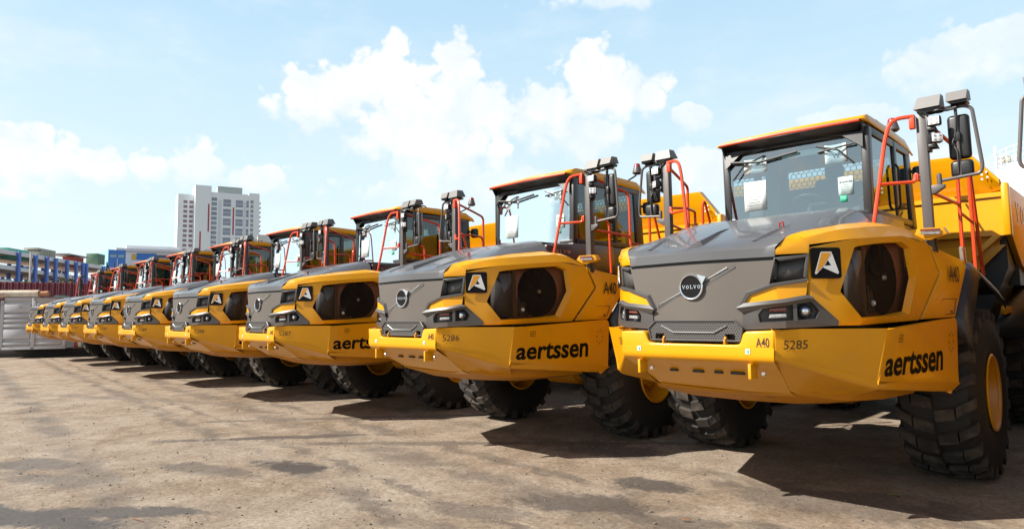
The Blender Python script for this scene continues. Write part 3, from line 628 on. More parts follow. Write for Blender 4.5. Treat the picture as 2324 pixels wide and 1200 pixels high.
        prof = [(2.34, 1.50), (2.36, 1.72), (2.62, 2.02), (2.80, 2.235), (2.95, 2.262), (3.3, 2.18), (3.75, 2.09), (4.05, 2.02), (4.10, 1.94)]
        rws = [[S_(s, (u+.03*(v-2.3)*(1 if u > 1.4 else 0), v, z-(.10 if u > 1.68 else 0)-(0.035 if u > 1.6 else 0)-(.03 if u > 1.68 else 0))) for u in (1.02, 1.52, 1.60, 1.625, 1.69)] for v, z in prof]
        grid(bm, rws); fin('mudguard', bm, CHAR, T, angle=50, solid=.015)
        # ---- mirror mast
        bm = nb_(); box(bm, S_(s, (1.44, 2.12, 3.02)), (.085, .085, 1.36), bev=.006); mst = fin('mirror_mast', bm, MAST, T)
        bm = nb_(); prism(bm, [S_(s, p) for p in ((1.48, 2.09, 2.985), (1.60, 2.09, 2.985), (1.60, 2.09, 2.955), (1.52, 2.09, 2.905), (1.48, 2.09, 2.90))], (0, .06, 0)); lathe(bm, [(0, .022), (.10, .022), (.115, .012), (.115, 0)], S_(s, (1.555, 2.12, 2.985)), (0, 0, 1), 10); fin('mast_bracket', bm, MAST, mst, bev=.003)
        bm = nb_(); tube(bm, [S_(s, p) for p in ((1.56, 2.13, 3.025), (1.885, 2.15, 3.055), (1.905, 2.15, 3.12), (1.85, 2.18, 3.70), (1.79, 2.19, 3.735), (1.60, 2.2, 3.74))], .0165, 8, bend=.07)
        tube(bm, [S_(s, p) for p in ((1.725, 2.17, 3.04), (1.715, 2.19, 3.74))], .0145, 8); hoop = fin('mirror_hoop', bm, MAST, T)
        bm = nb_(); tube(bm, [S_(s, p) for p in ((1.44, 2.14, 3.72), (1.80, 2.2, 3.75))], .020, 8)
        for k in range(5):
            r_ = random.Random(k); pts = [S_(s, (1.43+.075*i+r_.uniform(-.015, .015), 2.12+.01*i+r_.uniform(-.03, .03), 3.725+r_.uniform(-.03, .03))) for i in range(5)]; tube(bm, pts, .009, 5, bend=.03)
        tube(bm, [S_(s, p) for p in ((1.72, 2.16, 3.70), (1.705, 2.16, 3.45), (1.67, 2.16, 3.38), (1.715, 2.15, 3.30), (1.71, 2.15, 3.08))], .008, 5, bend=.04)
        tube(bm, [S_(s, p) for p in ((1.47, 2.08, 3.66), (1.41, 2.06, 3.74), (1.50, 2.05, 3.70), (1.52, 2.05, 3.60))], .010, 5, bend=.04)
        fin('cable', bm, BLACK, mst)
        bm = nb_(); box(bm, S_(s, (1.725, 2.235, 3.445)), (.185, .085, .44), bev=.04, seg=4); mir = fin('mirror', bm, BLACK, T)
        bm = nb_(); box(bm, S_(s, (1.725, 2.279, 3.445)), (.160, .006, .41), bev=.002); fin('mirror_glass', bm, CHROME, mir)
        bm = nb_(); box(bm, S_(s, (1.71, 2.185, 3.44)), (.07, .05, .09), bev=.01); fin('mirror_clamp', bm, BLACK, mir)
        bm = nb_(); box(bm, S_(s, (1.735, 2.215, 3.13)), (.185, .10, .165), bev=.035, seg=3); mi2 = fin('wide_angle_mirror', bm, BLACK, T)
        bm = nb_(); box(bm, S_(s, (1.735, 2.267, 3.13)), (.155, .006, .14), bev=.002); fin('mirror_glass', bm, CHROME, mi2)
        # camera / radar housings on top of the mast
        for (u0, u1, z0, z1, sk_) in ((1.375, 1.610, 3.765, 3.885, .035), (1.655, 1.830, 3.785, 3.880, 0.0)):
            bm = nb_(); a = [S_(s, p) for p in ((u0, 2.10, z0), (u1-.01, 2.10, z0), (u1, 2.14, z1), (u0+sk_, 2.14, z1))]; b = [S_(s, p) for p in ((u0, 2.30, z0+.02), (u1, 2.30, z0+.02), (u1, 2.26, z1+.005), (u0+sk_, 2.26, z1+.005))]
            va = [bm.verts.new(p) for p in a]; vb = [bm.verts.new(p) for p in b]
            bm.faces.new(va); bm.faces.new(vb[::-1])
            for i in range(4): bm.faces.new((va[i], vb[i], vb[(i+1) % 4], va[(i+1) % 4]))
            fin('lamp_hood_box', bm, mat('housing_grey', (.15, .14, .135), .5), mst, angle=15)
            bm = nb_(); box(bm, S_(s, ((u0+u1)/2+.01, 2.2, z0-.012)), ((u1-u0)*.8, .16, .03), bev=.005); fin('lamp_hood_base', bm, BLACK, mst)
        bm = nb_(); box(bm, S_(s, (1.495, 2.12, 3.50)), (.03, .10, .36), bev=.01); fin('lamp_plate', bm, BLACK, mst)
        for zc, rot in ((3.605, 0), (3.435, .55)):
            R = M.Rotation(rot*s, 3, 'Z'); c = S_(s, (1.560, 2.06, zc))
            bm = nb_(); box(bm, c, (.112, .075, .094), R, bev=.016); wl = fin('work_lamp', bm, BLACK, T)
            bm = nb_(); box(bm, c+R @ V((0, -.040, 0)), (.094, .006, .078), R, bev=.002); fin('lamp_lens', bm, LENSL, wl)
            bm = nb_()
            for i in (-1, 1):
                for j in (-1, 1): lathe(bm, [(0, .013), (.004, .011), (.0045, 0)], c+R @ V((i*.023, -.043, j*.019)), R @ V((0, -1, 0)), 8)
            fin('led', bm, STEEL, wl)
            bm = nb_(); box(bm, c+V((-.03*s, .02, -.070)), (.07, .07, .035), bev=.006); tube(bm, [c+V((-.05*s, .03, -.09)), c+V((.02*s, .02, -.10)), c+V((0, 0, -.055))], .008, 5); fin('lamp_bracket', bm, BLACK, wl)
        # ---- handrails
        bm = nb_(); tube(bm, [S_(s, p) for p in ((1.02, 1.84, 2.60), (1.08, 1.905, 3.03), (1.145, 1.96, 3.50), (1.20, 1.99, 3.685), (1.385, 2.05, 3.690))], .020, 8, bend=.13)
        tube(bm, [S_(s, p) for p in ((1.08, 1.905, 3.03), (1.36, 2.06, 3.035), (1.365, 2.065, 3.11))], .017, 8, bend=.03); hr = fin('handrail', bm, ORA, T)
        bm = nb_(); box(bm, S_(s, (1.37, 2.06, 3.635)), (.05, .06, .14), bev=.006); fin('rail_bracket', bm, ORA, hr)
        bm = nb_(); box(bm, S_(s, (1.375, 2.07, 3.08)), (.03, .03, .08), bev=.004); fin('rail_bracket', bm, ORA, hr)
        bm = nb_(); tube(bm, [S_(s, p) for p in ((1.44, 2.16, 3.66), (1.52, 2.62, 3.56), (1.56, 2.86, 3.50), (1.575, 2.87, 3.36), (1.571, 2.88, 2.20))], .019, 8, bend=.10)
        tube(bm, [S_(s, p) for p in ((1.48, 2.17, 2.925), (1.571, 2.88, 2.87))], .017, 8)
        fin('handrail', bm, ORA, T)
        bm = nb_(); tube(bm, [S_(s, p) for p in ((1.30, 2.35, 3.12), (1.34, 2.62, 3.11), (1.36, 2.66, 3.05), (1.36, 2.68, 2.35))], .017, 8, bend=.06)
        tube(bm, [S_(s, p) for p in ((1.30, 2.35, 3.12), (1.42, 2.15, 3.12))], .015, 8); fin('handrail', bm, ORA, T)
        bm = nb_(); tube(bm, [S_(s, p) for p in ((1.60, 3.34, 2.15), (1.60, 3.33, 3.30), (1.60, 3.40, 3.38), (1.58, 3.90, 2.15))], .019, 8, bend=.05)
        tube(bm, [S_(s, p) for p in ((1.571, 2.88, 2.79), (1.60, 3.335, 2.72))], .014, 8)
        fin('ladder_rail', bm, ORA, T)
        bm = nb_()
        for dv in (-.06, .06): prism(bm, [S_(s, p) for p in ((1.585, 2.87+dv, 2.22), (1.585, 2.85+dv, 2.42), (1.585, 2.89+dv, 2.42), (1.585, 2.91+dv, 2.22))], (-.03*s, 0, 0))
        tube(bm, [S_(s, p) for p in ((1.575, 2.77, 2.40), (1.575, 2.98, 2.40))], .008, 6); fin('rail_clamp', bm, STEEL, T)
        # ---- turn indicator on its yellow bracket
        bm = nb_()
        prism(bm, [S_(s, p) for p in ((1.35, 1.93, 2.505), (1.385, 1.95, 2.560), (1.565, 2.05, 2.565), (1.60, 2.06, 2.500), (1.46, 1.99, 2.445), (1.42, 1.97, 2.45))], (0.01*s, .07, 0)); ib = fin('indicator_bracket', bm, YEL, T, bev=.002)
        for nm, m_, z in (('indicator_lens', LENSO, 2.540), ('indicator_lens', LENSW, 2.512)):
            bm = nb_(); prism(bm, [S_(s, p) for p in ((1.405, 1.945, z-.013), (1.550, 2.026, z-.012), (1.550, 2.026, z+.012), (1.405, 1.945, z+.011))], V((-.003*s, -.012, 0))); fin(nm, bm, m_, ib)
        bm = nb_(); tube(bm, [S_(s, (1.50, 2.05, 2.46)), S_(s, (1.50, 2.09, 2.33))], .012, 6); fin('indicator_stalk', bm, BLACK, ib)
    # ---- cab
    cab = fin('cab_floor_box', (lambda b: (prism(b, [(-.86, 2.50, 1.95), (-.86, 2.46, 2.82), (.86, 2.46, 2.82), (.86, 2.50, 1.95)], (0, 1.80, 0)), b)[1])(nb_()), BROWN, T, bev=.03)
    bm = nb_()
    def pil(p, q, w): # square pillar
        p, q = V(p), V(q); dd = (q-p).normalized(); a = V((1, 0, 0)); b = dd.cross(a).normalized(); a = b.cross(dd).normalized()
        h = [a*w[0]/2+b*w[1]/2, a*w[0]/2-b*w[1]/2, -a*w[0]/2-b*w[1]/2, -a*w[0]/2+b*w[1]/2]; prism(bm, [p+k for k in h], q-p)
    for s in (1, -1):
        pil((.800*s, 2.53, 2.78), (.815*s, 2.55, 3.80), (.085, .11)); pil((.83*s, 3.50, 2.78), (.83*s, 3.50, 3.80), (.06, .10)); pil((.83*s, 4.15, 2.78), (.80*s, 4.12, 3.80), (.09, .20))
        pil((.83*s, 2.55, 3.76), (.83*s, 4.15, 3.76), (.05, .09)); pil((.845*s, 2.55, 2.84), (.845*s, 4.15, 2.84), (.05, .08))
    box(bm, (0, 4.13, 3.13), (1.6, .05, .70)); box(bm, (0, 4.14, 3.80), (1.6, .06, .03)); box(bm, (0, 2.50, 2.84), (1.64, .05, .07))
    fin('cab_frame', bm, CHAR, T, bev=.012)
    bm = nb_(); box(bm, (0, 2.555, 3.77), (1.62, .08, .13)); fin('windscreen_header', bm, BLACK, T)
    # lower part of the cab side reaching forward, with the maker's name
    for s in (1, -1):
        bm = nb_(); prism(bm, [S_(s, p) for p in ((.955, 1.76, 2.42), (.945, 1.78, 2.74), (.94, 2.46, 2.80), (.95, 3.30, 2.80), (.95, 3.36, 2.10), (.955, 2.2, 2.1))], (-.09*s, 0, 0)); csp = fin('cab_side_panel', bm, BROWN, T, bev=.012)
        if s > 0: fin('maker_lettering', letters(V((.956, 1.86, 2.640)), .085, .040, (0, 1, 0), (0, 0, 1), (1, 0, 0), gap=1.0), STEEL, csp, merge=False)
        else: fin('maker_lettering', letters(V((-.956, 2.28, 2.640)), .085, .040, (0, -1, 0), (0, 0, 1), (-1, 0, 0), gap=1.0), STEEL, csp, merge=False)
        bm = nb_(); face(bm, [S_(s, p) for p in ((.845, 2.60, 2.88), (.845, 3.45, 2.88), (.835, 3.45, 3.72), (.835, 2.62, 3.72))]); fin('door_window', bm, GLASSD, T)
        bm = nb_(); face(bm, [S_(s, p) for p in ((.845, 3.55, 2.88), (.845, 4.06, 2.88), (.83, 4.04, 3.72), (.83, 3.55, 3.72))]); fin('rear_side_window', bm, GLASSD, T)
        bm = nb_(); tube(bm, [S_(s, p) for p in ((.87, 3.42, 2.95), (.90, 3.42, 3.0), (.90, 3.42, 3.45), (.87, 3.42, 3.5))], .014, 6, bend=.03); fin('door_handle', bm, BLACK, T)
        # rear work lamp on the cab corner
        bm = nb_(); R = M.Rotation(.3*s, 3, 'Z'); box(bm, S_(s, (.93, 4.30, 3.50)), (.17, .10, .20), R, bev=.045, seg=3); tube(bm, [S_(s, (.80, 4.22, 3.55)), S_(s, (.93, 4.28, 3.5))], .02, 6); fin('cab_corner_lamp', bm, BLACK, T)
    # windscreen: slightly bowed pane
    bm = nb_(); grid(bm, [[(u, 2.49-.035*(1-(u/.77)**2)+.03*(z-2.85), z) for u in (-.765, -.5, -.25, 0, .25, .5, .765)] for z in (2.80, 3.1, 3.4, 3.70)]); fin('windscreen', bm, GLASS, T)
    bm = nb_(); face(bm, [(-.68, 4.10, 3.46), (.68, 4.10, 3.46), (.68, 4.10, 3.80), (-.68, 4.10, 3.80)]); fin('rear_window', bm, GLASSD if False else GLASS, T)
    bm = nb_()
    hr_ = .042
    for j in range(6):
        for i in range(-9, 10):
            cx_ = (i+(j % 2)*.5)*hr_*1.732; cz_ = 3.49+j*hr_*1.5
            for k in range(3):
                a, b = RAD(30+60*k), RAD(90+60*k); tube(bm, [(cx_+hr_*cos(a), 4.20, cz_+hr_*sin(a)), (cx_+hr_*cos(b), 4.20, cz_+hr_*sin(b))], .0055, 4, caps=False)
    fin('rear_guard_mesh', bm, BLACK, T, merge=False)
    for s in (1, -1):
        bm = nb_(); box(bm, (s*.745, 4.13, 3.63), (.15, .04, .32)); fin('rear_wall', bm, CHAR, T)
    # interior
    bm = nb_(); box(bm, (0, 2.68, 2.86), (1.45, .30, .16), bev=.05); box(bm, (-.55, 2.75, 3.0), (.20, .10, .22), bev=.02); fin('dashboard', bm, DARKIN, T)
    bm = nb_(); box(bm, (0.05, 3.5, 2.85), (.50, .50, .14), bev=.05); box(bm, (0.05, 3.78, 3.20), (.48, .14, .62), M.Rotation(-.12, 3, 'X'), bev=.05); box(bm, (0.05, 3.84, 3.60), (.24, .10, .16), bev=.04); fin('driver_seat', bm, SEAT, T)
    bm = nb_(); c = V((.05, 2.92, 3.06)); R = M.Rotation(-.55, 3, 'X')
    pts = [c+R @ V((.20*cos(a*PI/10), .20*sin(a*PI/10), 0)) for a in range(21)]; tube(bm, pts, .014, 6); tube(bm, [c, c+V((0, -.15, -.25))], .03, 8)
    for a in (0, 2.1, 4.2): tube(bm, [c, c+R @ V((.2*cos(a), .2*sin(a), 0))], .012, 6)
    fin('steering_wheel', bm, DARKIN, T)
    bm = nb_(); box(bm, (0, 3.35, 3.745), (1.55, 1.55, .03)); fin('headliner', bm, DARKIN, T)
    bm = nb_(); box(bm, (.10, 2.62, 3.64), (.50, .02, .07), bev=.005); fin('sun_blind', bm, PAPERC, T)
    # roof and visor
    bm = nb_()
    
    grid(bm, [[(-.86, v, z0), (-.82, v+.0, z1), (0, v, z1+.02), (.82, v, z1), (.86, v, z0)] for v, z0, z1 in ((2.36, 3.842, 3.872), (2.60, 3.842, 3.952), (3.4, 3.825, 3.955), (4.15, 3.79, 3.93), (4.36, 3.76, 3.83))])
    roof = fin('cab_roof', bm, YEL, T, angle=40, solid=.02)
    bm = nb_(); grid(bm, [[(-.80, 2.375, 3.842), (0, 2.375, 3.845), (.80, 2.395, 3.842)], [(-.80, 2.56, 3.78), (0, 2.50, 3.76), (.80, 2.52, 3.76)], [(-.80, 2.54, 3.70), (0, 2.50, 3.72), (.80, 2.54, 3.70)]])
    for s in (1, -1):
        prism(bm, [(s*.82, 2.40, 3.83), (s*.82, 2.60, 3.83), (s*.82, 2.56, 3.62), (s*.82, 2.50, 3.68)], (-s*.02, 0, 0)); prism(bm, [(s*.80, 2.47, 3.74), (s*.80, 2.45, 3.56), (s*.60, 2.45, 3.72), (s*.45, 2.46, 3.75)], (0, .02, 0))
    fin('sun_visor', bm, BLACK, roof, solid=.01)
    bm = nb_(); tube(bm, [(-.80, 2.34, 3.846), (0, 2.325, 3.850), (.805, 2.37, 3.846)], .019, 8); fin('visor_edge_tube', bm, ORA, roof)
    bm = nb_(); box(bm, (0, 3.4, 3.785), (1.66, 1.75, .05), bev=.01); fin('roof_gasket', bm, BLACK, roof)
    bm = nb_(); tube(bm, [(.62, 3.98, 3.88), (.62, 4.05, 3.92), (.615, 4.45, 4.12)], .014, 6, bend=.03); bcn = fin('beacon_stalk', bm, BLACK, roof)
    bm = nb_(); lathe(bm, [(0, .06), (.02, .085), (.035, .085), (.12, .060)], (.608, 4.50, 4.15), (0, 0, 1), 16); fin('beacon_base', bm, MAST, bcn)
    bm = nb_(); lathe(bm, [(.12, .060), (.165, .052), (.18, .04), (.185, 0)], (.608, 4.50, 4.15), (0, 0, 1), 16); fin('beacon', bm, REDP, bcn)
    bm = nb_(); tube(bm, [(.69, 2.98, 3.92), (.72, 3.02, 3.99), (.78, 3.10, 3.99), (.80, 3.16, 3.93)], .012, 6, bend=.03); fin('roof_handle', bm, BLACK, roof)
    # wipers and papers in the windscreen
    bm = nb_()
    for s in (1, -1): tube(bm, [(s*.30, 2.47, 3.66), (s*.55, 2.44, 3.57), (s*.70, 2.44, 3.40)], .011, 5, bend=.03); tube(bm, [(s*.32, 2.455, 3.58), (s*.72, 2.45, 3.62)], .012, 5)
    tube(bm, [(-.72, 2.44, 3.63), (-.35, 2.43, 3.58), (.1, 2.43, 3.63)], .016, 5); fin('wiper', bm, BLACK, T)
    def sheet(u0, u1, z0, z1, m_, nm='paper_sheet', v=2.505, curl=.0):
        b2 = nb_(); grid(b2, [[(lerp(u0, u1, i/4), v+curl*sin(PI*i/4)+.03*(z-2.85), z) for i in range(5)] for z in (z0, (z0+z1)/2, z1)]); return fin(nm, b2, m_, T, solid=.001)
    p1 = sheet(-.575, -.30, 3.0, 3.36, PAPER, v=2.455); p2 = sheet(-.565, -.285, 3.465, 3.64, PAPER, curl=.02, v=2.455)
    p3 = sheet(.515, .67, 3.06, 3.265, PAPERC, v=2.47); p4 = sheet(.39, .62, 3.44, 3.65, PAPER, curl=.03, v=2.46)
    sheet(.53, .60, 2.98, 3.055, GREEN, 'green_tag', v=2.47)
    b2 = nb_()
    for k in range(9): z = 3.33-.033*k; face(b2, [(q_, 2.452+.03*(z-2.85), z+w_) for q_, w_ in ((-.555, 0), (-.41+.06*((k*7) % 3)/2, 0), (-.41+.06*((k*7) % 3)/2, .004), (-.555, .004))])
    fin('printed_lines', b2, MAST, p1)
    lettering('printed_word', 'SINGAPORE', (.525, 2.480, 3.195), (1, 0, 0), .022, INK, p3, width=.135, weight=.02, lift=.004, n=(0, -1, 0))
    b2 = nb_()
    for k in range(4): z = 3.17-.025*k; face(b2, [(.54, 2.474, z), (.64, 2.474, z), (.64, 2.474, z+.004), (.54, 2.474, z+.004)])
    fin('printed_lines', b2, MAST, p3)
    lettering('handwritten_mark', 'W', (.47, 2.492, 3.49), (1, 0, 0), .05, INK, p4, weight=-.01, lift=.004, n=(0, -1, 0))
    # ---- dump body
    bm = nb_()
    prism(bm, [(-1.66, 5.36, 2.725), (-1.66, 5.36, 3.30), (1.66, 5.36, 3.30), (1.66, 5.36, 2.725)], (0, .08, 0))
    prism(bm, [(-1.62, 5.40, 2.60), (1.62, 5.40, 2.60), (1.0, 5.40, 1.95), (-1.0, 5.40, 1.95)], (0, .08, 0))
    # spill guard: leaning wall with turned down corners
    top = [(-1.62, 5.28, 3.40), (-1.33, 5.28, 3.775), (-.5, 5.28, 3.80), (.5, 5.28, 3.80), (1.33, 5.28, 3.775), (1.62, 5.28, 3.40)]
    mid = [(-1.60, 5.56, 3.27), (-1.25, 5.60, 3.27), (-.5, 5.60, 3.27), (.5, 5.60, 3.27), (1.25, 5.60, 3.27), (1.60, 5.56, 3.27)]
    grid(bm, [mid, top, [(p[0]*1.0, p[1]-.005, p[2]+.055) for p in top], [(p[0], p[1]+.12, p[2]+.065) for p in top], [(p[0], 5.75, p[2]-.2) for p in top]])
    prism(bm, [(-1.66, 5.33, 3.235), (-1.66, 5.33, 3.262), (1.66, 5.33, 3.262), (1.66, 5.33, 3.235)], (0, .28, 0))
    body = fin('dump_body', bm, YEL, T, angle=30)
    for s in (1, -1):
        bm = nb_(); box(bm, (s*1.665, 5.37, 3.06), (.085, .14, .70), bev=.015)
        prism(bm, [S_(s, p) for p in ((1.69, 5.44, 3.40), (1.69, 8.2, 3.42), (1.69, 10.4, 3.46), (1.60, 10.5, 3.2), (1.60, 9.9, 2.2), (1.69, 8.0, 2.05), (1.69, 6.2, 2.35), (1.69, 5.44, 2.74))], (-.07*s, 0, 0))
        sw = fin('body_side', bm, YEL, body, bev=.008)
        bm = nb_(); prism(bm, [S_(s, p) for p in ((1.60, 5.45, 2.72), (1.15, 5.45, 2.30), (.95, 5.45, 2.05), (.85, 5.45, 2.05), (1.05, 5.45, 2.30), (1.5, 5.45, 2.72))], (0, -.16, 0)); fin('body_gusset', bm, YEL, body, bev=.006)
        if s > 0: fin('side_lettering', letters(V((1.694, 5.95, 2.95)), .42, .26, (0, 1, 0), (0, 0, 1), (1, 0, 0)), WHITE, body, merge=False)
        else: fin('side_lettering', letters(V((-1.694, 8.05, 2.95)), .42, .26, (0, -1, 0), (0, 0, 1), (-1, 0, 0)), WHITE, body, merge=False)
        for (a, b) in ((0, 0), (.05, .03), (.0, -.06), (.06, -.04)):
            bm = nb_(); lathe(bm, [(0, 0), (0, .014)], S_(s, (1.44+a, 5.262, 3.54+b)), (0, -1, 0), 8); fin('guard_hole', bm, WHITE, body)
        bm = nb_(); prism(bm, [S_(s, p) for p in ((1.50, 5.60, 1.70), (1.52, 5.58, 1.76), (1.52, 5.64, 1.80), (1.52, 6.5, 1.78), (1.52, 6.5, 1.70), (1.52, 5.64, 1.68))], (-.03*s, 0, 0)); fin('suspension_plate', bm, YEL, T, bev=.004)
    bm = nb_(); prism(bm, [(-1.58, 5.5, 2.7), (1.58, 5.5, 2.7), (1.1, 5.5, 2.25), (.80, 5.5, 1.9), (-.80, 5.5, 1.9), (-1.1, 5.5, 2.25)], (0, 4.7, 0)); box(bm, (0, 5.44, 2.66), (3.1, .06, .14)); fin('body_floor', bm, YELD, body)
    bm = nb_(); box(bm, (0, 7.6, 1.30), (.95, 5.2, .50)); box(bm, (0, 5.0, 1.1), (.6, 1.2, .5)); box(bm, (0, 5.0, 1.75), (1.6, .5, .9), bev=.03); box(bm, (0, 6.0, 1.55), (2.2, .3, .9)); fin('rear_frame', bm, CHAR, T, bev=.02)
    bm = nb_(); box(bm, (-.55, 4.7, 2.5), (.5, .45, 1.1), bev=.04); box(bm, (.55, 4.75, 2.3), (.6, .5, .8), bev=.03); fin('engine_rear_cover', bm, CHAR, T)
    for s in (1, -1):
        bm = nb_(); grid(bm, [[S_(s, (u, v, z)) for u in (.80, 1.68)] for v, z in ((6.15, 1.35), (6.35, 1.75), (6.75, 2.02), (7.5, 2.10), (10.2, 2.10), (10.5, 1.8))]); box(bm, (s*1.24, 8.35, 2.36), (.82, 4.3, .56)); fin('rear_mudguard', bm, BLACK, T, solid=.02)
        bm = nb_(); prism(bm, [S_(s, p) for p in ((1.615, 5.52, 2.735), (1.615, 5.52, 2.30), (1.45, 5.52, 1.9), (1.2, 5.52, 1.2), (.8, 5.52, 1.2), (.8, 5.52, 2.6))], (0, 1.1, 0)); fin('hose_box', bm, BLACK, T)  # black block added to stand in for the shaded space under the body
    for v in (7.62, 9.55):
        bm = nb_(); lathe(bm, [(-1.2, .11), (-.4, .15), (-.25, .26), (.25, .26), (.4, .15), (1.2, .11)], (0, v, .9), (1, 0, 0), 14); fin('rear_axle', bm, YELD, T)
    # ---- wheels
    def tyre_bm(s):
        bm = nb_(); hw, R = .355, .905
        prof = [(-hw+.03, .37), (-hw, .42), (-hw-.012, .60), (-hw+.005, .76), (-hw+.06, .845), (-.15, R-.045), (.15, R-.045), (hw-.06, .845), (hw-.005, .76), (hw+.012, .60), (hw, .42), (hw-.03, .37)]
        lathe(bm, prof, (0, 0, 0), (1, 0, 0), 48)
        return bm
    def tread_bm():
        """chunky blocks in chevron rows"""
        bm = nb_(); R0, R1 = .84, .908; N = 22; hw = .355
        for k in range(N):
            for (u0, u1, o0, o1, wd) in ((-hw+.005, -.20, .0, .10, .145), (-.185, -.012, .12, .16, .155), (.012, .185, .16, .12, .155), (.20, hw-.005, .10, .0, .145)):
                base = 2*PI*k/N+(PI/N if u0 > 0 else 0)
                def pt(u, a, r): return V((u, r*cos(base+a), r*sin(base+a)))
                edge0, edge1 = (abs(u0) > .3), (abs(u1) > .3)
                P = []
                for (u, o, e) in ((u0, o0, edge0), (u1, o1, edge1)):
                    rr = R1-.035 if e else R1
                    for a, r in ((o-wd/2+.004, R0-(.10 if e else .0)), (o+wd/2-.004, R0-(.10 if e else .0)), (o+wd/2-.014, rr), (o-wd/2+.014, rr)): P.append(bm.verts.new(pt(u, a, r)))
                a, b = P[:4], P[4:]
                bm.faces.new(a[::-1]); bm.faces.new(b)
                for i in range(4): bm.faces.new((a[i], b[i], b[(i+1) % 4], a[(i+1) % 4]))
        return bm
    tyre0 = tread0 = None
    for (uc, vc, nm) in ((1.335, 3.25, 0), (-1.335, 3.20, 0), (1.335, 7.62, 1), (-1.335, 7.62, 1), (1.335, 9.55, 1), (-1.335, 9.55, 1)):
        s = 1 if uc > 0 else -1
        if tyre0 is None:
            ty = fin('tyre', tyre_bm(1), RUB, T, angle=30); tr = fin('tread', tread_bm(), RUBD, ty, angle=20, bev=0, merge=False); tyre0, tread0 = ty, tr
        else:
            ty = tyre0.copy(); COL.objects.link(ty); ty.parent = T; tr = tread0.copy(); COL.objects.link(tr); tr.parent = ty
        ty.location = (uc, vc, .895); ty.rotation_euler = (random.uniform(0, 6), 0, 0 if nm else -.03)
        bm = nb_(); o = V((uc, vc, .895)); ax = V((s, 0, 0))
        lathe(bm, [(.335, .375), (.355, .405), (.368, .395), (.362, .372), (.33, .362), (.16, .350), (.12, .33), (.10, .25), (.13, .19), (.22, .17), (.24, .14), (.25, 0)], o, ax, 40)
        lathe(bm, [(-.335, .375), (-.36, .40), (-.366, .375), (-.30, .355), (-.10, .34), (-.05, .15)], o, ax, 32)
        rim = fin('rim', bm, YEL, T, angle=30)
        bm = nb_()
        for k in range(12): an = 2*PI*k/12; lathe(bm, [(0, .018), (.03, .016), (.032, 0)], o+ax*.105+V((0, cos(an), sin(an)))*.285, ax, 6)
        fin('wheel_nuts', bm, STEEL, rim)
    return T

TK = [(0.0, 0.0, 0.0), (-4.02, -.286, -.027), (-8.432, -.174, -.035), (-12.213, -.065, -.001), (-16.346, .083, -.016), (-20.024, .159, -.010), (-23.835, .314, -.001), (-27.771, .523, -.007), (-31.823, .759, -.007)]
PIV = V((-.2, 5.3, 0)); ORG = V((-2.979, 5.370, 0))
def pose(o, t):
    R = M.Rotation(t[2], 3, 'Z'); o.location = PIV+R @ (ORG-PIV)+V((t[0], t[1], 0)); o.rotation_euler = (0, 0, t[2])
def kids(o): return [c for c in ALLK if c.parent == o]
def copy_tree(o, parent, ch):
    c = o.copy(); COL.objects.link(c); c.parent = parent
    for k in ch.get(o.name, []): copy_tree(k, c, ch)
    return c
proto = make_truck(); bpy.context.view_layer.update()
CH = {}
for o in list(bpy.data.objects):
    if o.parent: CH.setdefault(o.parent.name, []).append(o)
def put_number(T, num):
    """fleet number on both corner panels"""
    cps = [o for o in bpy.data.objects if o.parent == T and o.name.startswith('corner_panel')]
    for cp in cps:
        s = 1 if cp.data.vertices[0].co.x > 0 else -1
        q = [V((p[0]*s, p[1], p[2])) for p in CPQ]
        def cf(x, y, q=q, s=s):
            a = lerp(.085, .305, x) if s > 0 else lerp(.305, .085, x); b = lerp(.565, .30, y)*lerp(1.0, .80, (a-.085)/.22); return bil(q, a, b)+bil_n(q, a, b, s)*.004
        lettering_map('fleet_number', num, cf, INKB, cp)
        continue
        A, B, C = [V((p[0]*s, p[1], p[2])) for p in ((.742, 0, 1.636), (1.382, .677, 1.626), (1.276, .705, 1.123))]
        nn = (B-A).cross(C-A).normalized(); nn = nn if nn.x*s > 0 else -nn
        hx = V((.687*s, .727, -.01)).normalized()
        def on(h, z):
            p = A+hx*h; p.z = z; k = (p-A).dot(nn)/nn.dot(V((nn.x, nn.y, 0)).normalized()); return p-V((nn.x, nn.y, 0)).normalized()*k
        p0, p1 = on(.085, 1.462), on(.285, 1.460)
        if s < 0: p0, p1 = p1, p0
        lettering('fleet_number', num, p0, p1-p0, .078, INKB, cp, width=.190, lift=.004, n=nn)
trucks = [proto]
for k in range(1, 9): trucks.append(copy_tree(proto, None, CH))
extra = copy_tree(proto, None, CH)
for t, tk in zip(trucks, TK): pose(t, tk)
pose(extra, (4.085, .0, 0.0))
LAB = ['yellow articulated dump truck numbered 5285 on its corner panel, nearest and largest in the row',
       'yellow articulated dump truck numbered 5286 on its corner panel, parked just left of 5285',
       'yellow articulated dump truck numbered 5287, standing between the trucks 5286 and 5288',
       'yellow articulated dump truck numbered 5288, only the first letter of its skirt lettering showing',
       'yellow articulated dump truck numbered 5289, fifth in the row counted from the nearest one',
       'yellow articulated dump truck numbered 5290, sixth in the row counted from the nearest one',
       'small looking yellow dump truck, third from the far end of the row',
       'small looking yellow dump truck, second from the far end of the row',
       'farthest yellow dump truck in the row, its nose standing before the pale shipping container']
for k, t in enumerate(trucks): tag(t, LAB[k], 'dump truck', 'dump trucks parked side by side'); put_number(t, str(5285+k))
tag(extra, 'dump truck mostly outside the frame, only its side mirror hoop showing at the right edge', 'dump truck', 'dump trucks parked side by side')
put_number(extra, '5284')
rw_ = random.Random(21)
for o in list(bpy.data.objects):        # every wheel has stopped at its own angle
    if o.name.startswith('tyre'): o.rotation_euler.x = rw_.uniform(0, 6.28)

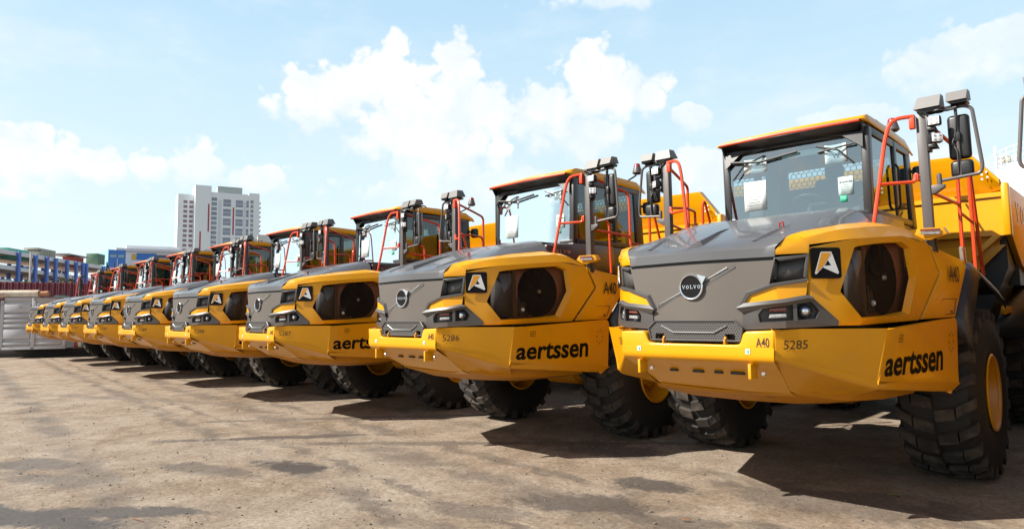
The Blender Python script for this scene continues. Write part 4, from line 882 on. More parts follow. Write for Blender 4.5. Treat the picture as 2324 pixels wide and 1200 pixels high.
# ---------------------------------------------------------------- ground
def ground():
    m = bpy.data.materials.new('packed_dirt_yard'); m.use_nodes = True; t = NT(m.node_tree); b = t.n['Principled BSDF']
    geo = t.new('ShaderNodeNewGeometry'); P = geo.outputs['Position']
    X, Y, Z = t.sep(P)
    big = t.noise(P, .35, 6, .6, .4); med = t.noise(P, 1.5, 9, .72, .3); fine = t.noise(P, 22, 8, .78); grit = t.noise(P, 95, 4, .7)
    c = t.ramp(med, [(.28, (.118, .083, .056)), (.46, (.198, .148, .105)), (.64, (.280, .226, .172))])
    c = t.mix(t.math('MULTIPLY', t.smooth(big, .40, .68), .55), c, (.270, .224, .176, 1))
    c = t.mix(t.math('MULTIPLY', t.smooth(t.noise(P, .9, 7, .72, 1.4), .54, .72), .55), c, (.125, .074, .042, 1))
    f2 = t.ramp(fine, [(.30, .45), (.5, 1.0), (.70, 1.40)]); c = t.mix(1.0, c, f2, 'MULTIPLY')
    sp = t.ramp(t.noise(P, 7.5, 10, .80, .2), [(.30, .68), (.48, 1.0), (.66, 1.18)]); c = t.mix(1.0, c, sp, 'MULTIPLY')
    g2 = t.ramp(grit, [(.30, .42), (.43, 1.0), (.62, 1.0), (.74, 2.0)]); c = t.mix(.75, c, g2, 'MULTIPLY')
    # damp and oily patches: centre x, y, half sizes, turn, strength
    PT = [(-7.7, 1.35, 1.5, .30, 25, .85), (-7.2, 2.0, .9, .22, 40, .8), (-7.7, 4.0, .62, .26, 15, .9), (-8.25, 3.3, .9, .22, 20, .55), (-9.6, 4.8, 1.9, .16, 50, .75), (-9.2, 1.9, 1.0, .25, 20, .5), (-10.2, 2.0, .8, .3, 30, .6),
          (-10.3, 6.6, 3.0, .13, 48, .55), (-7.0, 6.4, 3.4, .14, 40, .55), (-4.0, 5.1, .9, .33, 30, .75), (-3.9, 6.1, .55, .25, 20, .8), (-3.1, 5.2, .45, .2, 20, .6), (-2.3, 6.7, 1.3, .5, 10, .5), (-16.0, 5.2, 5.0, .22, 22, .35), (-4.6, 4.3, .6, .25, 25, .5), (-5.3, 7.2, .9, .4, 20, .6)]
    dn = t.math('SUBTRACT', t.noise(P, 1.7, 6, .65, .5), .5); dn2 = t.math('SUBTRACT', t.noise(P, 9, 5, .7), .5)
    dens = None
    for (x0, y0, a, bb, ang, w) in PT:
        ca, sa = cos(RAD(ang)), sin(RAD(ang))
        dx = t.math('SUBTRACT', X, x0); dy = t.math('SUBTRACT', Y, y0)
        p = t.math('MULTIPLY', t.math('ADD', t.math('MULTIPLY', dx, ca), t.math('MULTIPLY', dy, sa)), 1/a)
        q = t.math('MULTIPLY', t.math('SUBTRACT', t.math('MULTIPLY', dy, ca), t.math('MULTIPLY', dx, sa)), 1/bb)
        r = t.math('SQRT', t.math('ADD', t.math('MULTIPLY', p, p), t.math('MULTIPLY', q, q)))
        r = t.math('ADD', r, t.math('ADD', t.math('MULTIPLY', dn, 2.5), t.math('MULTIPLY', dn2, 1.0)))
        mm = t.math('MULTIPLY', t.math('SUBTRACT', 1.0, t.smooth(r, .60, 1.20)), min(1, w*1.05)); dens = mm if dens is None else t.math('MAXIMUM', dens, mm)
    # long wheel tracks that run beside the row of trucks
    for (y0, sl, w, st) in ((1.4, -.10, .16, .5), (3.2, -.10, .12, .55), (3.75, -.1, .06, .6), (4.6, -.12, .20, .5), (5.3, -.14, .09, .55), (6.6, -.14, .10, .4)):
        q = t.math('ABSOLUTE', t.math('ADD', t.math('SUBTRACT', Y, y0), t.math('ADD', t.math('MULTIPLY', X, -sl*0.0+.10), t.math('MULTIPLY', dn, .8))))
        mm = t.math('MULTIPLY', t.math('SUBTRACT', 1.0, t.smooth(q, w*.5, w*2)), t.math('MULTIPLY', st, t.smooth(t.noise(P, .8+y0*.1, 4, .6), .36, .58))); dens = t.math('MAXIMUM', dens, mm)
    c = t.mix(dens, c, t.mix(.5, (.040, .036, .034, 1), t.mix(1.0, (.062, .054, .050, 1), f2, 'MULTIPLY')))
    t.put(b.inputs['Base Color'], c)
    t.put(b.inputs['Roughness'], t.math('SUBTRACT', .92, t.math('MULTIPLY', dens, .42)))
    b.inputs['Specular IOR Level'].default_value = .3
    h = t.math('ADD', t.math('MULTIPLY', med, .16), t.math('ADD', t.math('MULTIPLY', fine, .30), t.math('MULTIPLY', grit, .16)))
    h = t.math('MULTIPLY', h, t.math('SUBTRACT', 1.0, t.math('MULTIPLY', dens, .6)))
    bn = t.new('ShaderNodeBump'); bn.inputs['Strength'].default_value = .75; bn.inputs['Distance'].default_value = .06
    t.put(bn.inputs['Height'], h); t.l.new(bn.outputs[0], b.inputs['Normal'])
    bm = nb_(); L = 1500
    grid(bm, [[(x, y, 0) for x in (-L, -60, -30, 0, 30, L)] for y in (-L, -30, 0, 30, L)])
    o = fin('ground', bm, m); tag(o, kind='structure')
ground()
# loose stones and twigs, nobody could count them
bm = nb_(); rr = random.Random(3)
for i in range(3600):
    a = rr.uniform(.02, 1.5); dd = 3.5+18*rr.random()**1.6; x_ = -sin(a)*dd+rr.uniform(-1, 1); y_ = cos(a)*dd*.55+rr.uniform(-.5, 1.5); r = rr.uniform(.003, .011)*(1.9 if rr.random() < .07 else 1)
    g = bmesh.ops.create_icosphere(bm, subdivisions=1, radius=r)['verts']; k = [rr.uniform(.6, 1.4) for _ in range(3)]
    for v in g: v.co = V((v.co.x*k[0]+x_+rr.uniform(-.15, .15)*r, v.co.y*k[1]+y_, v.co.z*k[2]*.8+r*.25))
tag(fin('gravel', bm, mat('stone_grey', (.20, .165, .13), .9, var=.75, vscale=5.0), merge=False), 'scattered small stones on the dirt yard', 'gravel', kind='stuff')
LEAFM = mat('leaf_green', (.20, .24, .04), .6); TWIG = mat('dry_leaf', (.30, .14, .06), .8)
for (x_, y_, ang, L, m_, nm, lab) in ((-1.93, 7.30-.05, .3, .13, LEAFM, 'leaf', 'small green leaf lying in the shadow of the nearest truck'), (-3.03, 5.24, .5, .10, TWIG, 'dry_leaf', 'curled brown leaf lying on the sunlit dirt at the bottom edge'), (-6.75, 2.05, .2, .22, TWIG, 'twig', 'dark twig lying beside the damp patch at bottom left')):
    bm = nb_()
    pts = [(-.5, 0), (-.2, .12), (.1, .13), (.5, 0), (.1, -.11), (-.2, -.12)] if nm != 'twig' else [(-.5, -.01), (-.1, .03), (.5, .02), (.5, .0), (-.1, -.02)]
    prism(bm, [(x_+L*(a*cos(ang)-b*sin(ang)), y_+L*(a*sin(ang)+b*cos(ang)), .012+.10*L*abs(b)*3+(.03 if nm == 'dry_leaf' else 0)*abs(a)) for a, b in pts], (0, 0, .004)); tag(fin(nm, bm, m_), lab, 'leaf' if nm != 'twig' else 'twig')

# ---------------------------------------------------------------- far end of the yard
def frame_dirs(a):      # right and away directions for something turned by a
    return V((cos(a), sin(a), 0)), V((-sin(a), cos(a), 0))
WCONT = mat('container_paint', (.62, .61, .63), .6, var=.12, vscale=.8, dirt=((.22, .11, .05), 1.6, .58, .8))
# plinth
bm = nb_(); a, b = V((-46.5, -2.0, 0)), V((-35.2, 12.4, 0)); ex = (b-a).normalized(); ey = V((-ex.y, ex.x, 0))
prism(bm, [a, b, b+ey*6, a+ey*6], (0, 0, .42)); tag(fin('concrete_plinth', bm, mat('dark_concrete', (.05, .045, .043), .85, var=.2, vscale=1), bev=.02), 'long low dark concrete plinth under the pale shipping container', 'plinth')
# pale container
C0 = V((-38.85, 5.72, .42)); C1 = V((-37.37, 8.03, .42)); ex = (C1-C0).normalized(); ey = V((-ex.y, ex.x, 0)); Lc = (C1-C0).length
ct = empty('shipping_container', C0); tag(ct, 'pale grey rusty shipping container with ribbed end, standing beyond the last truck', 'container')
def cbox(bm, x0, x1, y0, y1, z0, z1): prism(bm, [ex*x0+ey*y0+V((0, 0, z0)), ex*x1+ey*y0+V((0, 0, z0)), ex*x1+ey*y1+V((0, 0, z0)), ex*x0+ey*y1+V((0, 0, z0))], (0, 0, z1-z0))
bm = nb_(); cbox(bm, .02, Lc-.02, .05, 6.0, .02, 2.36); fin('container_body', bm, WCONT, ct)
bm = nb_()
for x0, x1 in ((0, .14), (Lc/2-.09, Lc/2+.09), (Lc-.14, Lc)): cbox(bm, x0, x1, -.02, .12, 0, 2.42)
cbox(bm, 0, Lc, -.02, .12, 0, .12); cbox(bm, 0, Lc, -.02, .12, 2.28, 2.42); fin('container_frame', bm, WCONT, ct, bev=.01)
bm = nb_()
for z0, z1 in ((.20, .30), (.48, .92), (1.02, 1.15), (1.27, 1.36), (1.48, 1.60), (1.72, 2.10)):
    for x0, x1 in ((.16, Lc/2-.12), (Lc/2+.12, Lc-.17)): prism(bm, [ex*x0+ey*.06+V((0, 0, z0-.02)), ex*x1+ey*.06+V((0, 0, z0-.02)), ex*x1+ey*-.03+V((0, 0, z0+.03)), ex*x0+ey*-.03+V((0, 0, z0+.03))], (0, 0, z1-z0))
fin('container_rib', bm, WCONT, ct, bev=.01)
bm = nb_(); cbox(bm, 0, .16, -.04, .12, 2.30, 2.46); fin('corner_casting', bm, mat('rust', (.14, .07, .04), .8), ct, bev=.01)
# cream rolls on top
ROLL = mat('rusty_cream_sheet', (.66, .55, .42), .7, var=.1, dirt=((.45, .17, .06), 2.0, .48, .8))
t = empty('rolled_sheet', C0+V((0, 0, 2.46))); tag(t, 'cream and rust stained roll lying on top of the pale container', 'roll')
bm = nb_(); lathe(bm, [(-2.4, 0), (-2.4, .17), (1.35, .17), (1.35, .10), (1.35, 0)], ey*.5+V((0, 0, .17)), ex, 20); fin('roll', bm, ROLL, t)
bm = nb_(); lathe(bm, [(1.35, .12), (1.75, .14), (1.75, 0)], ey*.5+V((0, 0, .16)), ex, 14); fin('roll_core', bm, mat('rust_core', (.42, .18, .08), .8), t)
bm = nb_(); o_ = C0+ex*1.95+ey*.5+V((0, 0, 2.43)); prism(bm, [o_, o_+ex*.55, o_+ex*.55+ey*.4, o_+ey*.4], (0, 0, .10)); tag(fin('green_case', bm, mat('dull_green', (.10, .18, .15), .6), bev=.02), 'flat dull green case on the pale container right of the roll', 'case')
# pipes and drums on the plinth
t = empty('pipe_stack', C1+ex*.35+ey*.2); tag(t, 'banded red and white pipe end lying on the plinth beside the container', 'pipe')
for k, (c_, x0) in enumerate((((.35, .05, .03), 0), ((.75, .72, .68), .16), ((.10, .22, .24), .32), ((.55, .55, .55), .46))):
    bm = nb_(); lathe(bm, [(0, 0), (0, .16), (.15, .16), (.15, 0)], ex*(x0)+V((0, 0, .20)), ex, 16); fin('pipe_band', bm, mat('band_%d' % k, c_, .6), t)
bm = nb_(); prism(bm, [ex*-.15, ex*.85, ex*.85+ey*.5, ex*-.15+ey*.5], (0, 0, .05)); fin('pallet', bm, mat('grey_wood', (.22, .17, .13), .8), t)
# red corrugated fence far behind
RED = mat('maroon_sheet', (.145, .018, .026), .55, var=.12, vscale=.25, dirt=((.05, .02, .02), .8, .60, .5))
def corr_wall(name, A, B, z0, z1, pitch, depth, m, lab, cat):
    A, B = V(A), V(B); e = (B-A); L = e.length; e.normalize(); n = V((e.y, -e.x, 0)); k = int(L/pitch); rows = [[], []]
    for i in range(k):
        for j, (f, d_) in enumerate(((0, 0), (.30, 0), (.50, depth), (.80, depth))):
            p = A+e*(i+f)*pitch+n*d_; rows[0].append((p.x, p.y, z0)); rows[1].append((p.x, p.y, z1))
    bm = nb_(); grid(bm, rows); o = fin(name, bm, m, angle=20, solid=.05); tag(o, lab, cat); return o
corr_wall('corrugated_fence', (-72.5, -22, 0), (-66.5, 44, 0), 0, 5.0, .42, .07, RED, 'long dark red corrugated fence behind the container', 'fence')
# street lamp behind the fence
t = empty('street_lamp', (-91.0, 15.9, 0)); tag(t, 'thin street lamp with flat head in front of the blue columned building', 'street lamp')
bm = nb_(); tube(bm, [(0, 0, 0), (0, 0, 9.55)], .10, 8); fin('post', bm, mat('pale_post', (.65, .60, .58), .5), t)
bm = nb_(); box(bm, (-.15, .30, 9.62), (.35, 1.25, .12), bev=.03); fin('lamp_head', bm, CHAR, t)

# palm
t = empty('palm_tree', (-74.5, 12.6, 0)); tag(t, 'low green palm showing above the dark red fence', 'palm')
bm = nb_(); tube(bm, [(0, 0, 0), (.05, .05, 2.2), (0, .1, 5.0)], .17, 8); fin('trunk', bm, mat('palm_bark', (.18, .13, .09), .9, var=.3), t)
bm = nb_(); rr = random.Random(5)
for k in range(26):
    an = rr.uniform(0, 2*PI); L = rr.uniform(1.3, 2.2); up = rr.uniform(.2, 1.1); dh = V((cos(an), sin(an), 0)); base = V((0, .1, 5.0)); prev = None
    for i in range(9):
        tt = i/8; p = base+dh*L*tt+V((0, 0, up*tt*1.3-1.5*tt*tt)); side = V((-dh.y, dh.x, 0))
        if prev is not None:
            for sgn in (1, -1):
                w = .42*sin(PI*min(1, tt+.1))+.05
                face(bm, [prev, p, p+side*sgn*w+V((0, 0, -.18))+dh*.10, prev+side*sgn*w*.9+V((0, 0, -.22))+dh*.16])
        prev = p
fin('frond', bm, mat('palm_green', (.14, .20, .045), .7, var=.3, vscale=2), t, merge=False, solid=.01)
# shrub next to it
t = empty('shrub', (-72.2, 15.2, 0)); tag(t, 'dry brownish shrub right of the palm above the fence', 'shrub')
bm = nb_()
for k in range(260):
    p = V((rr.gauss(0, .35), rr.gauss(0, .55), 5.1+rr.gauss(0, .35))); a = V((rr.uniform(-1, 1), rr.uniform(-1, 1), rr.uniform(-1, 1)))*.12; b = V((rr.uniform(-1, 1), rr.uniform(-1, 1), rr.uniform(-1, 1)))*.12
    face(bm, [p, p+a, p+a+b, p+b])
fin('foliage', bm, mat('shrub_leaf', (.16, .14, .07), .8, var=.3), t, merge=False)
bm = nb_()
for k in range(5): tube(bm, [(0, 0, 0), (rr.uniform(-.1, .1), rr.uniform(-.2, .2), 3), (rr.uniform(-.3, .3), rr.uniform(-.5, .5), 5.3)], .03, 5)
fin('stem', bm, mat('palm_bark', (.2, .14, .1), .9), t)

# ---------------------------------------------------------------- ramp building with blue columns
CON = mat('pale_concrete', (.88, .88, .90), .8, var=.08, vscale=.15)
CONS = mat('shaded_soffit', (.80, .68, .58), .85, var=.1, vscale=.2)  # warm raised tone: ground light bounced onto the soffits, put into the colour
BLU = mat('blue_column_paint', (.14, .26, .74), .6, var=.12, vscale=.3)
BLUD = mat('blue_panel', (.06, .24, .72), .55, var=.08, vscale=.2)
DKI = mat('deck_dark', (.10, .11, .13), .8, var=.3, vscale=.3)
REDC = mat('red_cargo', (.42, .07, .05), .7); LBL = mat('light_blue_paint', (.20, .45, .75), .6)
def ramp_building():
    A = V((-131.0, 10.5, 0)); ends = [V((-126, -8, 0)), V((-137.1, 19.7, 0)), V((-147.5, 27.8, 0)), V((-159.2, 36.1, 0)), V((-170.5, 43.4, 0)), V((-184, 52, 0))]
    ends = [V((-124.5, 10.8, 0)), V((-137.27, 19.82, 0)), V((-149.35, 28.38, 0)), V((-161.53, 37.02, 0)), V((-170.5, 43.4, 0)), V((-180, 50.1, 0))]
    tb = empty('ramp_building', ends[1]); tag(tb, 'open multi storey ramp building with blue columns and pale parapets, at far left', 'building')
    off = -V(ends[1])
    # deck heights fall a little with distance along the ramp
    def line(z0, fall): return [z0-fall*i for i in range(len(ends))]
    nrm = V((-.82, .57, 0))*-1
    back = V((-.60, .80, 0)).cross(V((0, 0, 1)))
    bdir = V((-.85, -.52, 0))*1.0
    bdir = V((-.62, .78, 0)); bdir = V((-.80, -.60, 0))
    for (zt, zb, fall) in ((13.6, 12.85, .0), (11.0, 10.3, .20), (8.55, 7.8, .20), (5.6, 4.9, .1), (2.8, 2.2, 0)):
        bm = nb_()
        for i in range(len(ends)-1):
            p, q = ends[i]+off, ends[i+1]+off; a0 = -fall*(i-1); a1 = -fall*i
            v_ = [p+V((0, 0, zb+a0)), q+V((0, 0, zb+a1)), q+V((0, 0, zt+a1)), p+V((0, 0, zt+a0))]
            prism(bm, v_, bdir*.4)
        fin('parapet', bm, CON, tb)
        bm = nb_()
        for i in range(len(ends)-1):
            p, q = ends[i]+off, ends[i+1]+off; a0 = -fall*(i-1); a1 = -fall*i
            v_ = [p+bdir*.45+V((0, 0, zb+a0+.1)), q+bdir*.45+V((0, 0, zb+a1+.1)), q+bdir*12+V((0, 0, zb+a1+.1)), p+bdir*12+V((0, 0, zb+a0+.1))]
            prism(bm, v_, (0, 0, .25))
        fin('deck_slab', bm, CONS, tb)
    for zb in (5.2, 8.1, 10.6):
        bm = nb_()
        for i in range(len(ends)-1):
            p, q = ends[i]+off+bdir*12.1, ends[i+1]+off+bdir*12.1; prism(bm, [p+V((0, 0, zb)), q+V((0, 0, zb)), q+V((0, 0, zb+1.0)), p+V((0, 0, zb+1.0))], bdir*.3)
        fin('rear_parapet', bm, CON, tb)
    # columns along the front and two rows inside
    total = [V(p+(0,)) for p in ((-129.0, 14.0), (-135.0, 18.2), (-141.38, 22.74), (-146.01, 26.01), (-149.35, 28.38), (-152.08, 30.32), (-155.85, 32.99), (-159.1, 35.29), (-161.53, 37.02), (-162.9, 38.0), (-170.0, 43.0), (-174.5, 46.2))]
    for k, p in enumerate(total):
        bm = nb_(); box(bm, p+off-bdir*.35+V((0, 0, 6.75)), (.50, .50, 13.5), M.Rotation(.6, 3, 'Z'), bev=.04); fin('column', bm, BLU, tb)
    for dpt in (5, 11):
        for k, p in enumerate(total):
            bm = nb_(); box(bm, p+off+bdir*dpt+V((0, 0, 6)), (.45, .45, 12), M.Rotation(.6, 3, 'Z')); fin('column', bm, BLU, tb)
    rr = random.Random(11); cs = [(REDC, 'red'), (LBL, 'blue'), (CON, 'white'), (BLUD, 'dark blue'), (DKI, 'dark')]
    for k in range(30):
        i = rr.randrange(len(ends)-1); p = ends[i].lerp(ends[i+1], rr.random())+off+bdir*rr.uniform(2, 11); lv = rr.choice((8.0, 10.5, 8.0)); m_, _ = rr.choice(cs)
        bm = nb_(); box(bm, p+V((0, 0, lv-.35*i*.6+.7)), (rr.uniform(1.2, 4), rr.uniform(1.0, 2.4), rr.uniform(.7, 1.4)), M.Rotation(.6, 3, 'Z')); fin('stored_goods', bm, m_, tb)
    # zig-zag stair frame near the far end
    bm = nb_(); p0 = ends[4]+off-bdir*.8
    e = (ends[5]-ends[4]).normalized()
    for z in range(4):
        a_, b_ = p0+e*0+V((0, 0, 2+3*z)), p0+e*4+V((0, 0, 5+3*z))
        if z % 2: a_, b_ = p0+e*4+V((0, 0, 2+3*z)), p0+e*0+V((0, 0, 5+3*z))
        tube(bm, [a_, b_], .18, 4)
    for q in (0, 4): tube(bm, [p0+e*q, p0+e*q+V((0, 0, 14.5))], .16, 4)
    fin('stair_frame', bm, mat('navy_steel', (.05, .06, .16), .6), tb)
ramp_building()
def crate(name, A, B, depth, z0, z1, m, lab, cat, ribs=0):
    A, B = V(A), V(B); e = (B-A); e.z = 0; L = e.length; e.normalize(); n = V((-e.y, e.x, 0))
    t = empty(name, (A.x, A.y, z0)); tag(t, lab, cat)
    bm = nb_(); prism(bm, [V((0, 0, 0)), e*L, e*L+n*depth, n*depth], (0, 0, z1-z0)); fin('body', bm, m, t, bev=.03)
    if ribs:
        bm = nb_()
        for k in range(ribs): c_ = e*(L*(k+.5)/ribs)-n*.03+V((0, 0, (z1-z0)/2)); box(bm, c_, (.25, .10, (z1-z0)*.86), M.Rotation(math.atan2(e.y, e.x), 3, 'Z'))
        fin('rib', bm, m, t)
    return t
GRN = mat('green_container', (.10, .50, .42), .6, var=.1); GRND = mat('dull_green2', (.14, .26, .18), .6); BEI = mat('beige_container', (.46, .45, .38), .7)
crate('cargo_container', (-142.9, 21.6, 0), (-148.6, 25.7, 0), 2.4, 12.6, 14.35, GRN, 'long green container on the roof deck of the ramp building, at far left', 'container', 14)
crate('cargo_container', (-151.0, 27.4, 0), (-156.6, 31.4, 0), 2.4, 12.9, 15.3, BEI, 'beige container on the roof deck, right of the long green one', 'container', 10)
crate('site_canopy', (-160.2, 34.4, 0), (-167.8, 39.8, 0), 4, 15.0, 15.25, mat('grey_roof', (.25, .25, .27), .7), 'flat grey canopy on the roof deck of the ramp building', 'canopy')
crate('cargo_container', (-162.3, 36.0, 0), (-165.6, 38.3, 0), 2.4, 12.9, 14.8, REDC, 'red box under the flat grey canopy on the roof deck', 'container', 5)
crate('cargo_container', (-170.6, 42.2, 0), (-173.6, 44.4, 0), 2.4, 14.0, 16.4, GRND, 'short dull green container at the far end of the roof deck', 'container', 4)
def facade(t, A, ex, rects, m, d=.15):
    bm = nb_(); n = V((ex.y, -ex.x, 0))
    for (x0, x1, z0, z1) in rects: prism(bm, [A+ex*x0+V((0, 0, z0)), A+ex*x1+V((0, 0, z0)), A+ex*x1+V((0, 0, z1)), A+ex*x0+V((0, 0, z1))], n*d)
    return bm
# mid distance white warehouse blocks and the blue warehouse
WHT = mat('white_render', (.95, .96, .98), .7, var=.04, vscale=.1)
def block(name, A, B, depth, z1, m, lab, cat='building', z0=0):
    A, B = V((*A, 0)), V((*B, 0)); e = (B-A); L = e.length; e.normalize(); n = V((-e.y, e.x, 0)); t = empty(name, A); tag(t, lab, cat)
    bm = nb_(); prism(bm, [V((0, 0, z0)), e*L+V((0, 0, z0)), e*L+n*depth+V((0, 0, z0)), n*depth+V((0, 0, z0))], (0, 0, z1-z0)); fin('wall', bm, m, t); return t, e, n, L
t, e, n, L = block('blue_building', (-214.41, 55.71), (-213.97, 60.0), 14, 21.4, BLUD, 'tall plain blue warehouse block left of the white tower')
bm = nb_(); prism(bm, [-n*.1, n*14, n*14+V((0, 0, 21.6)), -n*.1+V((0, 0, 21.6))], -e*.12); fin('end_wall', bm, mat('pale_blue_wall', (.30, .62, .82), .6), t)
bm = facade(t, V(), e, [(.35, 1.95, 19.2, 20.0), (2.4, 3.9, 19.2, 20.0)], WHT, .1); fin('sign_band', bm, mat('grey_blue_band', (.35, .50, .60), .7), t)
bm = facade(t, V(), e, [(2.15, 2.28, 8, 18.8)], WHT, .12); fin('white_pipe', bm, WHT, t)
t, e, n, L = block('office_building', (-236.5, 64.5), (-232.4, 82.66), 14, 23.3, WHT, 'long low white building with blue band behind the blue warehouse')
bm = facade(t, V(), e, [(4.8, 10.5, 20.4, 22.6), (4.8, 10.5, 16.6, 18.6)], BLUD, .12); fin('blue_band', bm, BLUD, t)
bm = facade(t, V(), e, [(3.4, 4.7, 20.4, 22.2), (3.2, 6.0, 17.9, 18.5)], WHT, .13); fin('yellow_sign', bm, mat('sign_yellow', (.85, .55, .10), .6), t)
bm = facade(t, V(), e, [(10.6, 14.0, 21.2, 22.2), (15.0, 17.6, 20.4, 22.6)], WHT, .10); fin('window_strip', bm, mat('window_dark', (.10, .12, .18), .3), t)
bm = nb_(); prism(bm, [e*-1-n*1+V((0, 0, 23.2)), e*(L+1)-n*1+V((0, 0, 23.2)), e*(L+1)+n*14+V((0, 0, 23.2)), e*-1+n*14+V((0, 0, 23.2))], (0, 0, .8)); prism(bm, [e*2+n*3+V((0, 0, 24)), e*(L-1)+n*3+V((0, 0, 24)), e*(L-1)+n*12+V((0, 0, 24)), e*2+n*12+V((0, 0, 24))], (0, 0, 1.3)); fin('roof', bm, CON, t)
t, e, n, L = block('low_shed', (-207.0, 66.0), (-205.0, 82.0), 10, 18.6, mat('brown_cladding', (.25, .16, .12), .8, var=.2, vscale=.1), 'brown clad shed below the white office building')

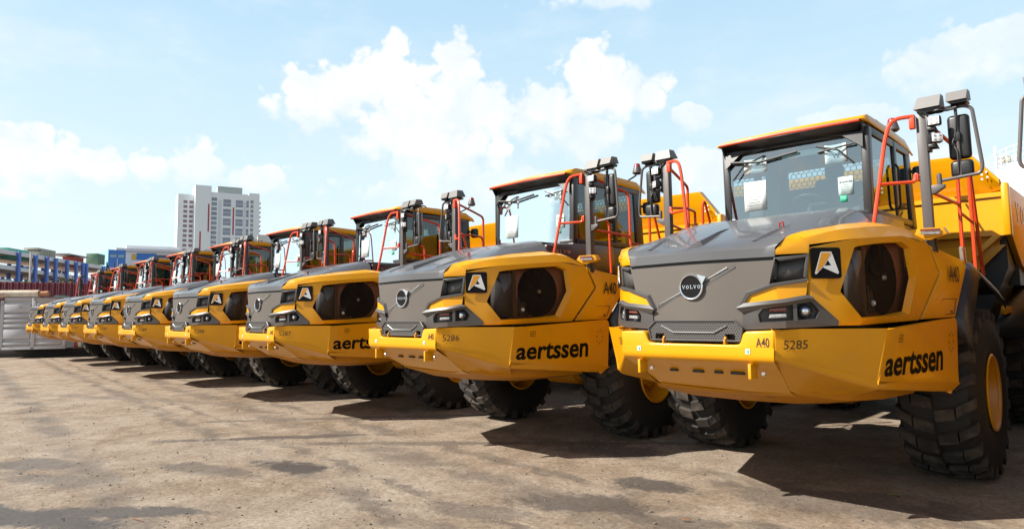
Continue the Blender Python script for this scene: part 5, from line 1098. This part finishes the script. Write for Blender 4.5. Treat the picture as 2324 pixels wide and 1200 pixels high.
# white tower
def tower():
    A, B = V((-336.5, 131.5, 0)), V((-334.0, 166.0, 0))
    A = V((-339.0, 126.0, 0)); B = V((-331.5, 154.5, 0))
    e = (B-A); L = e.length; e.normalize(); n = V((-e.y, e.x, 0)); e = e*(L/34.0); L = 34.0; t = empty('apartment_tower', A); tag(t, 'white high rise apartment tower with red stripes on the skyline', 'building')
    TW = mat('tower_white', (.90, .96, 1.0), .7, var=.02, vscale=.05); TWL = mat('tower_white_side', (1.0, .98, .98), .7)
    H = 64.2
    bm = nb_()
    def vol(x0, x1, y0, y1, z1, z0=0): prism(bm, [e*x0+n*y0+V((0, 0, z0)), e*x1+n*y0+V((0, 0, z0)), e*x1+n*y1+V((0, 0, z0)), e*x0+n*y1+V((0, 0, z0))], (0, 0, z1-z0))
    vol(-1.0, 7.5, -.6, 14, H+3.0); vol(7.5, L-6, 0, 16, H); vol(L-6, L, -.4, 14, H+.8); vol(-9.5, -1.0, 3.0, 15, H-1.5); fin('wall', bm, TW, t)
    bm = nb_(); vol(11.5, L-9, 4, 12, H+4.0, H); fin('roof_plant_screen', bm, mat('screen_grey', (.42, .46, .44), .8), t)
    WD = mat('tower_window', (.30, .35, .42), .25, var=.3, vscale=.2); WD2 = mat('tower_louvre', (.38, .44, .55), .5)  # window and louvre tones lightened; distance haze is put into these colours
    fl = 2.42
    bmw = nb_(); cnt = 0
    def win(x0, x1, z0, z1, y=-.0, m=WD):
        b2 = nb_(); prism(b2, [e*x0+n*(y-.06)+V((0, 0, z0)), e*x1+n*(y-.06)+V((0, 0, z0)), e*x1+n*(y-.06)+V((0, 0, z1)), e*x0+n*(y-.06)+V((0, 0, z1))], n*.1); return fin('window', b2, m, t)
    bmw.free()
    for k in range(19):
        z = H-4.4-k*fl
        win(7.7, 10.6, z, z+1.7)
        win(L-5.0, L-3.4, z-.2, z+1.5, -.4)
    for k in range(9):
        z = H-5.2-k*2*fl
        for (x0, x1) in ((14.0, 18.2), (20.8, 24.8), (29.2, 32.0)):
            if x0 > 29: x0, x1 = 27.6-.9, 27.6+2.2; 
            win(x0, x1, z+.6, z+1.9, 0); win(x0, x1, z-1.7, z-.5, 0)
            b2 = nb_(); prism(b2, [e*x0+n*-.05+V((0, 0, z-.5)), e*x1+n*-.05+V((0, 0, z-.5)), e*x1+n*-.05+V((0, 0, z+.6)), e*x0+n*-.05+V((0, 0, z+.6))], n*.1); fin('spandrel', b2, WD2, t)
    RS = mat('red_stripe', (.45, .06, .09), .6)
    for (x0, z1, z0) in ((5.8, 58, 44), (1.6, 44, 30), (5.6, 29.5, 12), (19.2, 57, 43), (28.4, 41, 22)):
        b2 = nb_(); yy = -.66 if x0 < 7.5 else -.06
        prism(b2, [e*x0+n*yy+V((0, 0, z0)), e*(x0+.8)+n*yy+V((0, 0, z0)), e*(x0+.8)+n*yy+V((0, 0, z1)), e*x0+n*yy+V((0, 0, z1))], n*.1); fin('red_stripe', b2, RS, t)
    b2 = nb_(); yy = -.04
    for x0, x1 in ((11.3, 13.2), (25.1, 26.5)): prism(b2, [e*x0+n*yy+V((0, 0, 4)), e*x1+n*yy+V((0, 0, 4)), e*x1+n*yy+V((0, 0, H-4)), e*x0+n*yy+V((0, 0, H-4))], n*.1)
    fin('recessed_bay', b2, mat('bay_grey', (.70, .77, .84), .7), t)
    # windows of the sunny end on the left, and small balconies on the right
    for k in range(17):
        z = H-6.0-k*fl
        for x0 in (-6.6, -3.6): win(x0, x0+2.0, z, z+1.4, 3.0, mat('tower_window_warm', (.32, .20, .22), .4))
    for k in range(14):
        z = H-4.0-k*2.42; b2 = nb_(); prism(b2, [e*(L)+n*3+V((0, 0, z)), e*(L+1.5)+n*3+V((0, 0, z)), e*(L+1.5)+n*7+V((0, 0, z)), e*(L)+n*7+V((0, 0, z))], (0, 0, .25)); prism(b2, [e*(L+1.4)+n*3+V((0, 0, z)), e*(L+1.5)+n*3+V((0, 0, z)), e*(L+1.5)+n*7+V((0, 0, z)), e*(L+1.4)+n*7+V((0, 0, z))], (0, 0, 1.1)); fin('balcony', b2, TW, t)
tower()
t, e, n, L = block('distant_flats', (-252.0, 117.0), (-246.5, 129.5), 10, 33.6, mat('warm_white', (.74, .72, .66), .7), 'small pale block just right of the white tower')
for z in (31, 27.5, 24):
    bm = facade(t, V(), e, [(1.0, 1.9, z-1, z+.3)], WHT, .08); fin('window', bm, mat('tower_window_warm', (.3, .2, .2), .4), t)
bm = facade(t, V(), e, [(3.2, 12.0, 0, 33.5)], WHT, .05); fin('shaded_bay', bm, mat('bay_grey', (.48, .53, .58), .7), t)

# storage tank behind the yard on the right
t = empty('storage_tank', (-3.3, 80.0, 0)); tag(t, 'tall white storage tank with railed top at the right edge', 'tank')
TNK = mat('tank_white', (.78, .76, .72), .6, var=.03, vscale=.3)
bm = nb_(); lathe(bm, [(0, 7.0), (14.6, 7.0), (14.75, 6.9), (15.2, 0)], (0, 0, 0), (0, 0, 1), 64); fin('shell', bm, TNK, t)
bm = nb_()
for z in (15.3, 15.8, 16.3):
    pts = [(7.0*cos(a*PI/20), 7.0*sin(a*PI/20), z) for a in range(41)]; tube(bm, pts, .03, 4)
for a in range(40): tube(bm, [(7.0*cos(a*PI/20), 7.0*sin(a*PI/20), 14.7), (7.0*cos(a*PI/20), 7.0*sin(a*PI/20), 16.3)], .03, 4)
fin('railing', bm, TNK, t)
bm = nb_()
for z in range(0, 15): 
    pass
tube(bm, [(-6.9, -1.6, 0), (-6.9, -1.6, 17)], .05, 5); tube(bm, [(-6.7, -2.2, 0), (-6.7, -2.2, 17)], .05, 5)
for k in range(40): tube(bm, [(-6.9, -1.6, .4*k+.3), (-6.7, -2.2, .4*k+.3)], .03, 4)
fin('ladder', bm, TNK, t)
bm = nb_(); box(bm, (-5.9, -2.6, 15.5), (.7, .5, .6), bev=.05); fin('roof_motor', bm, BEI, t)
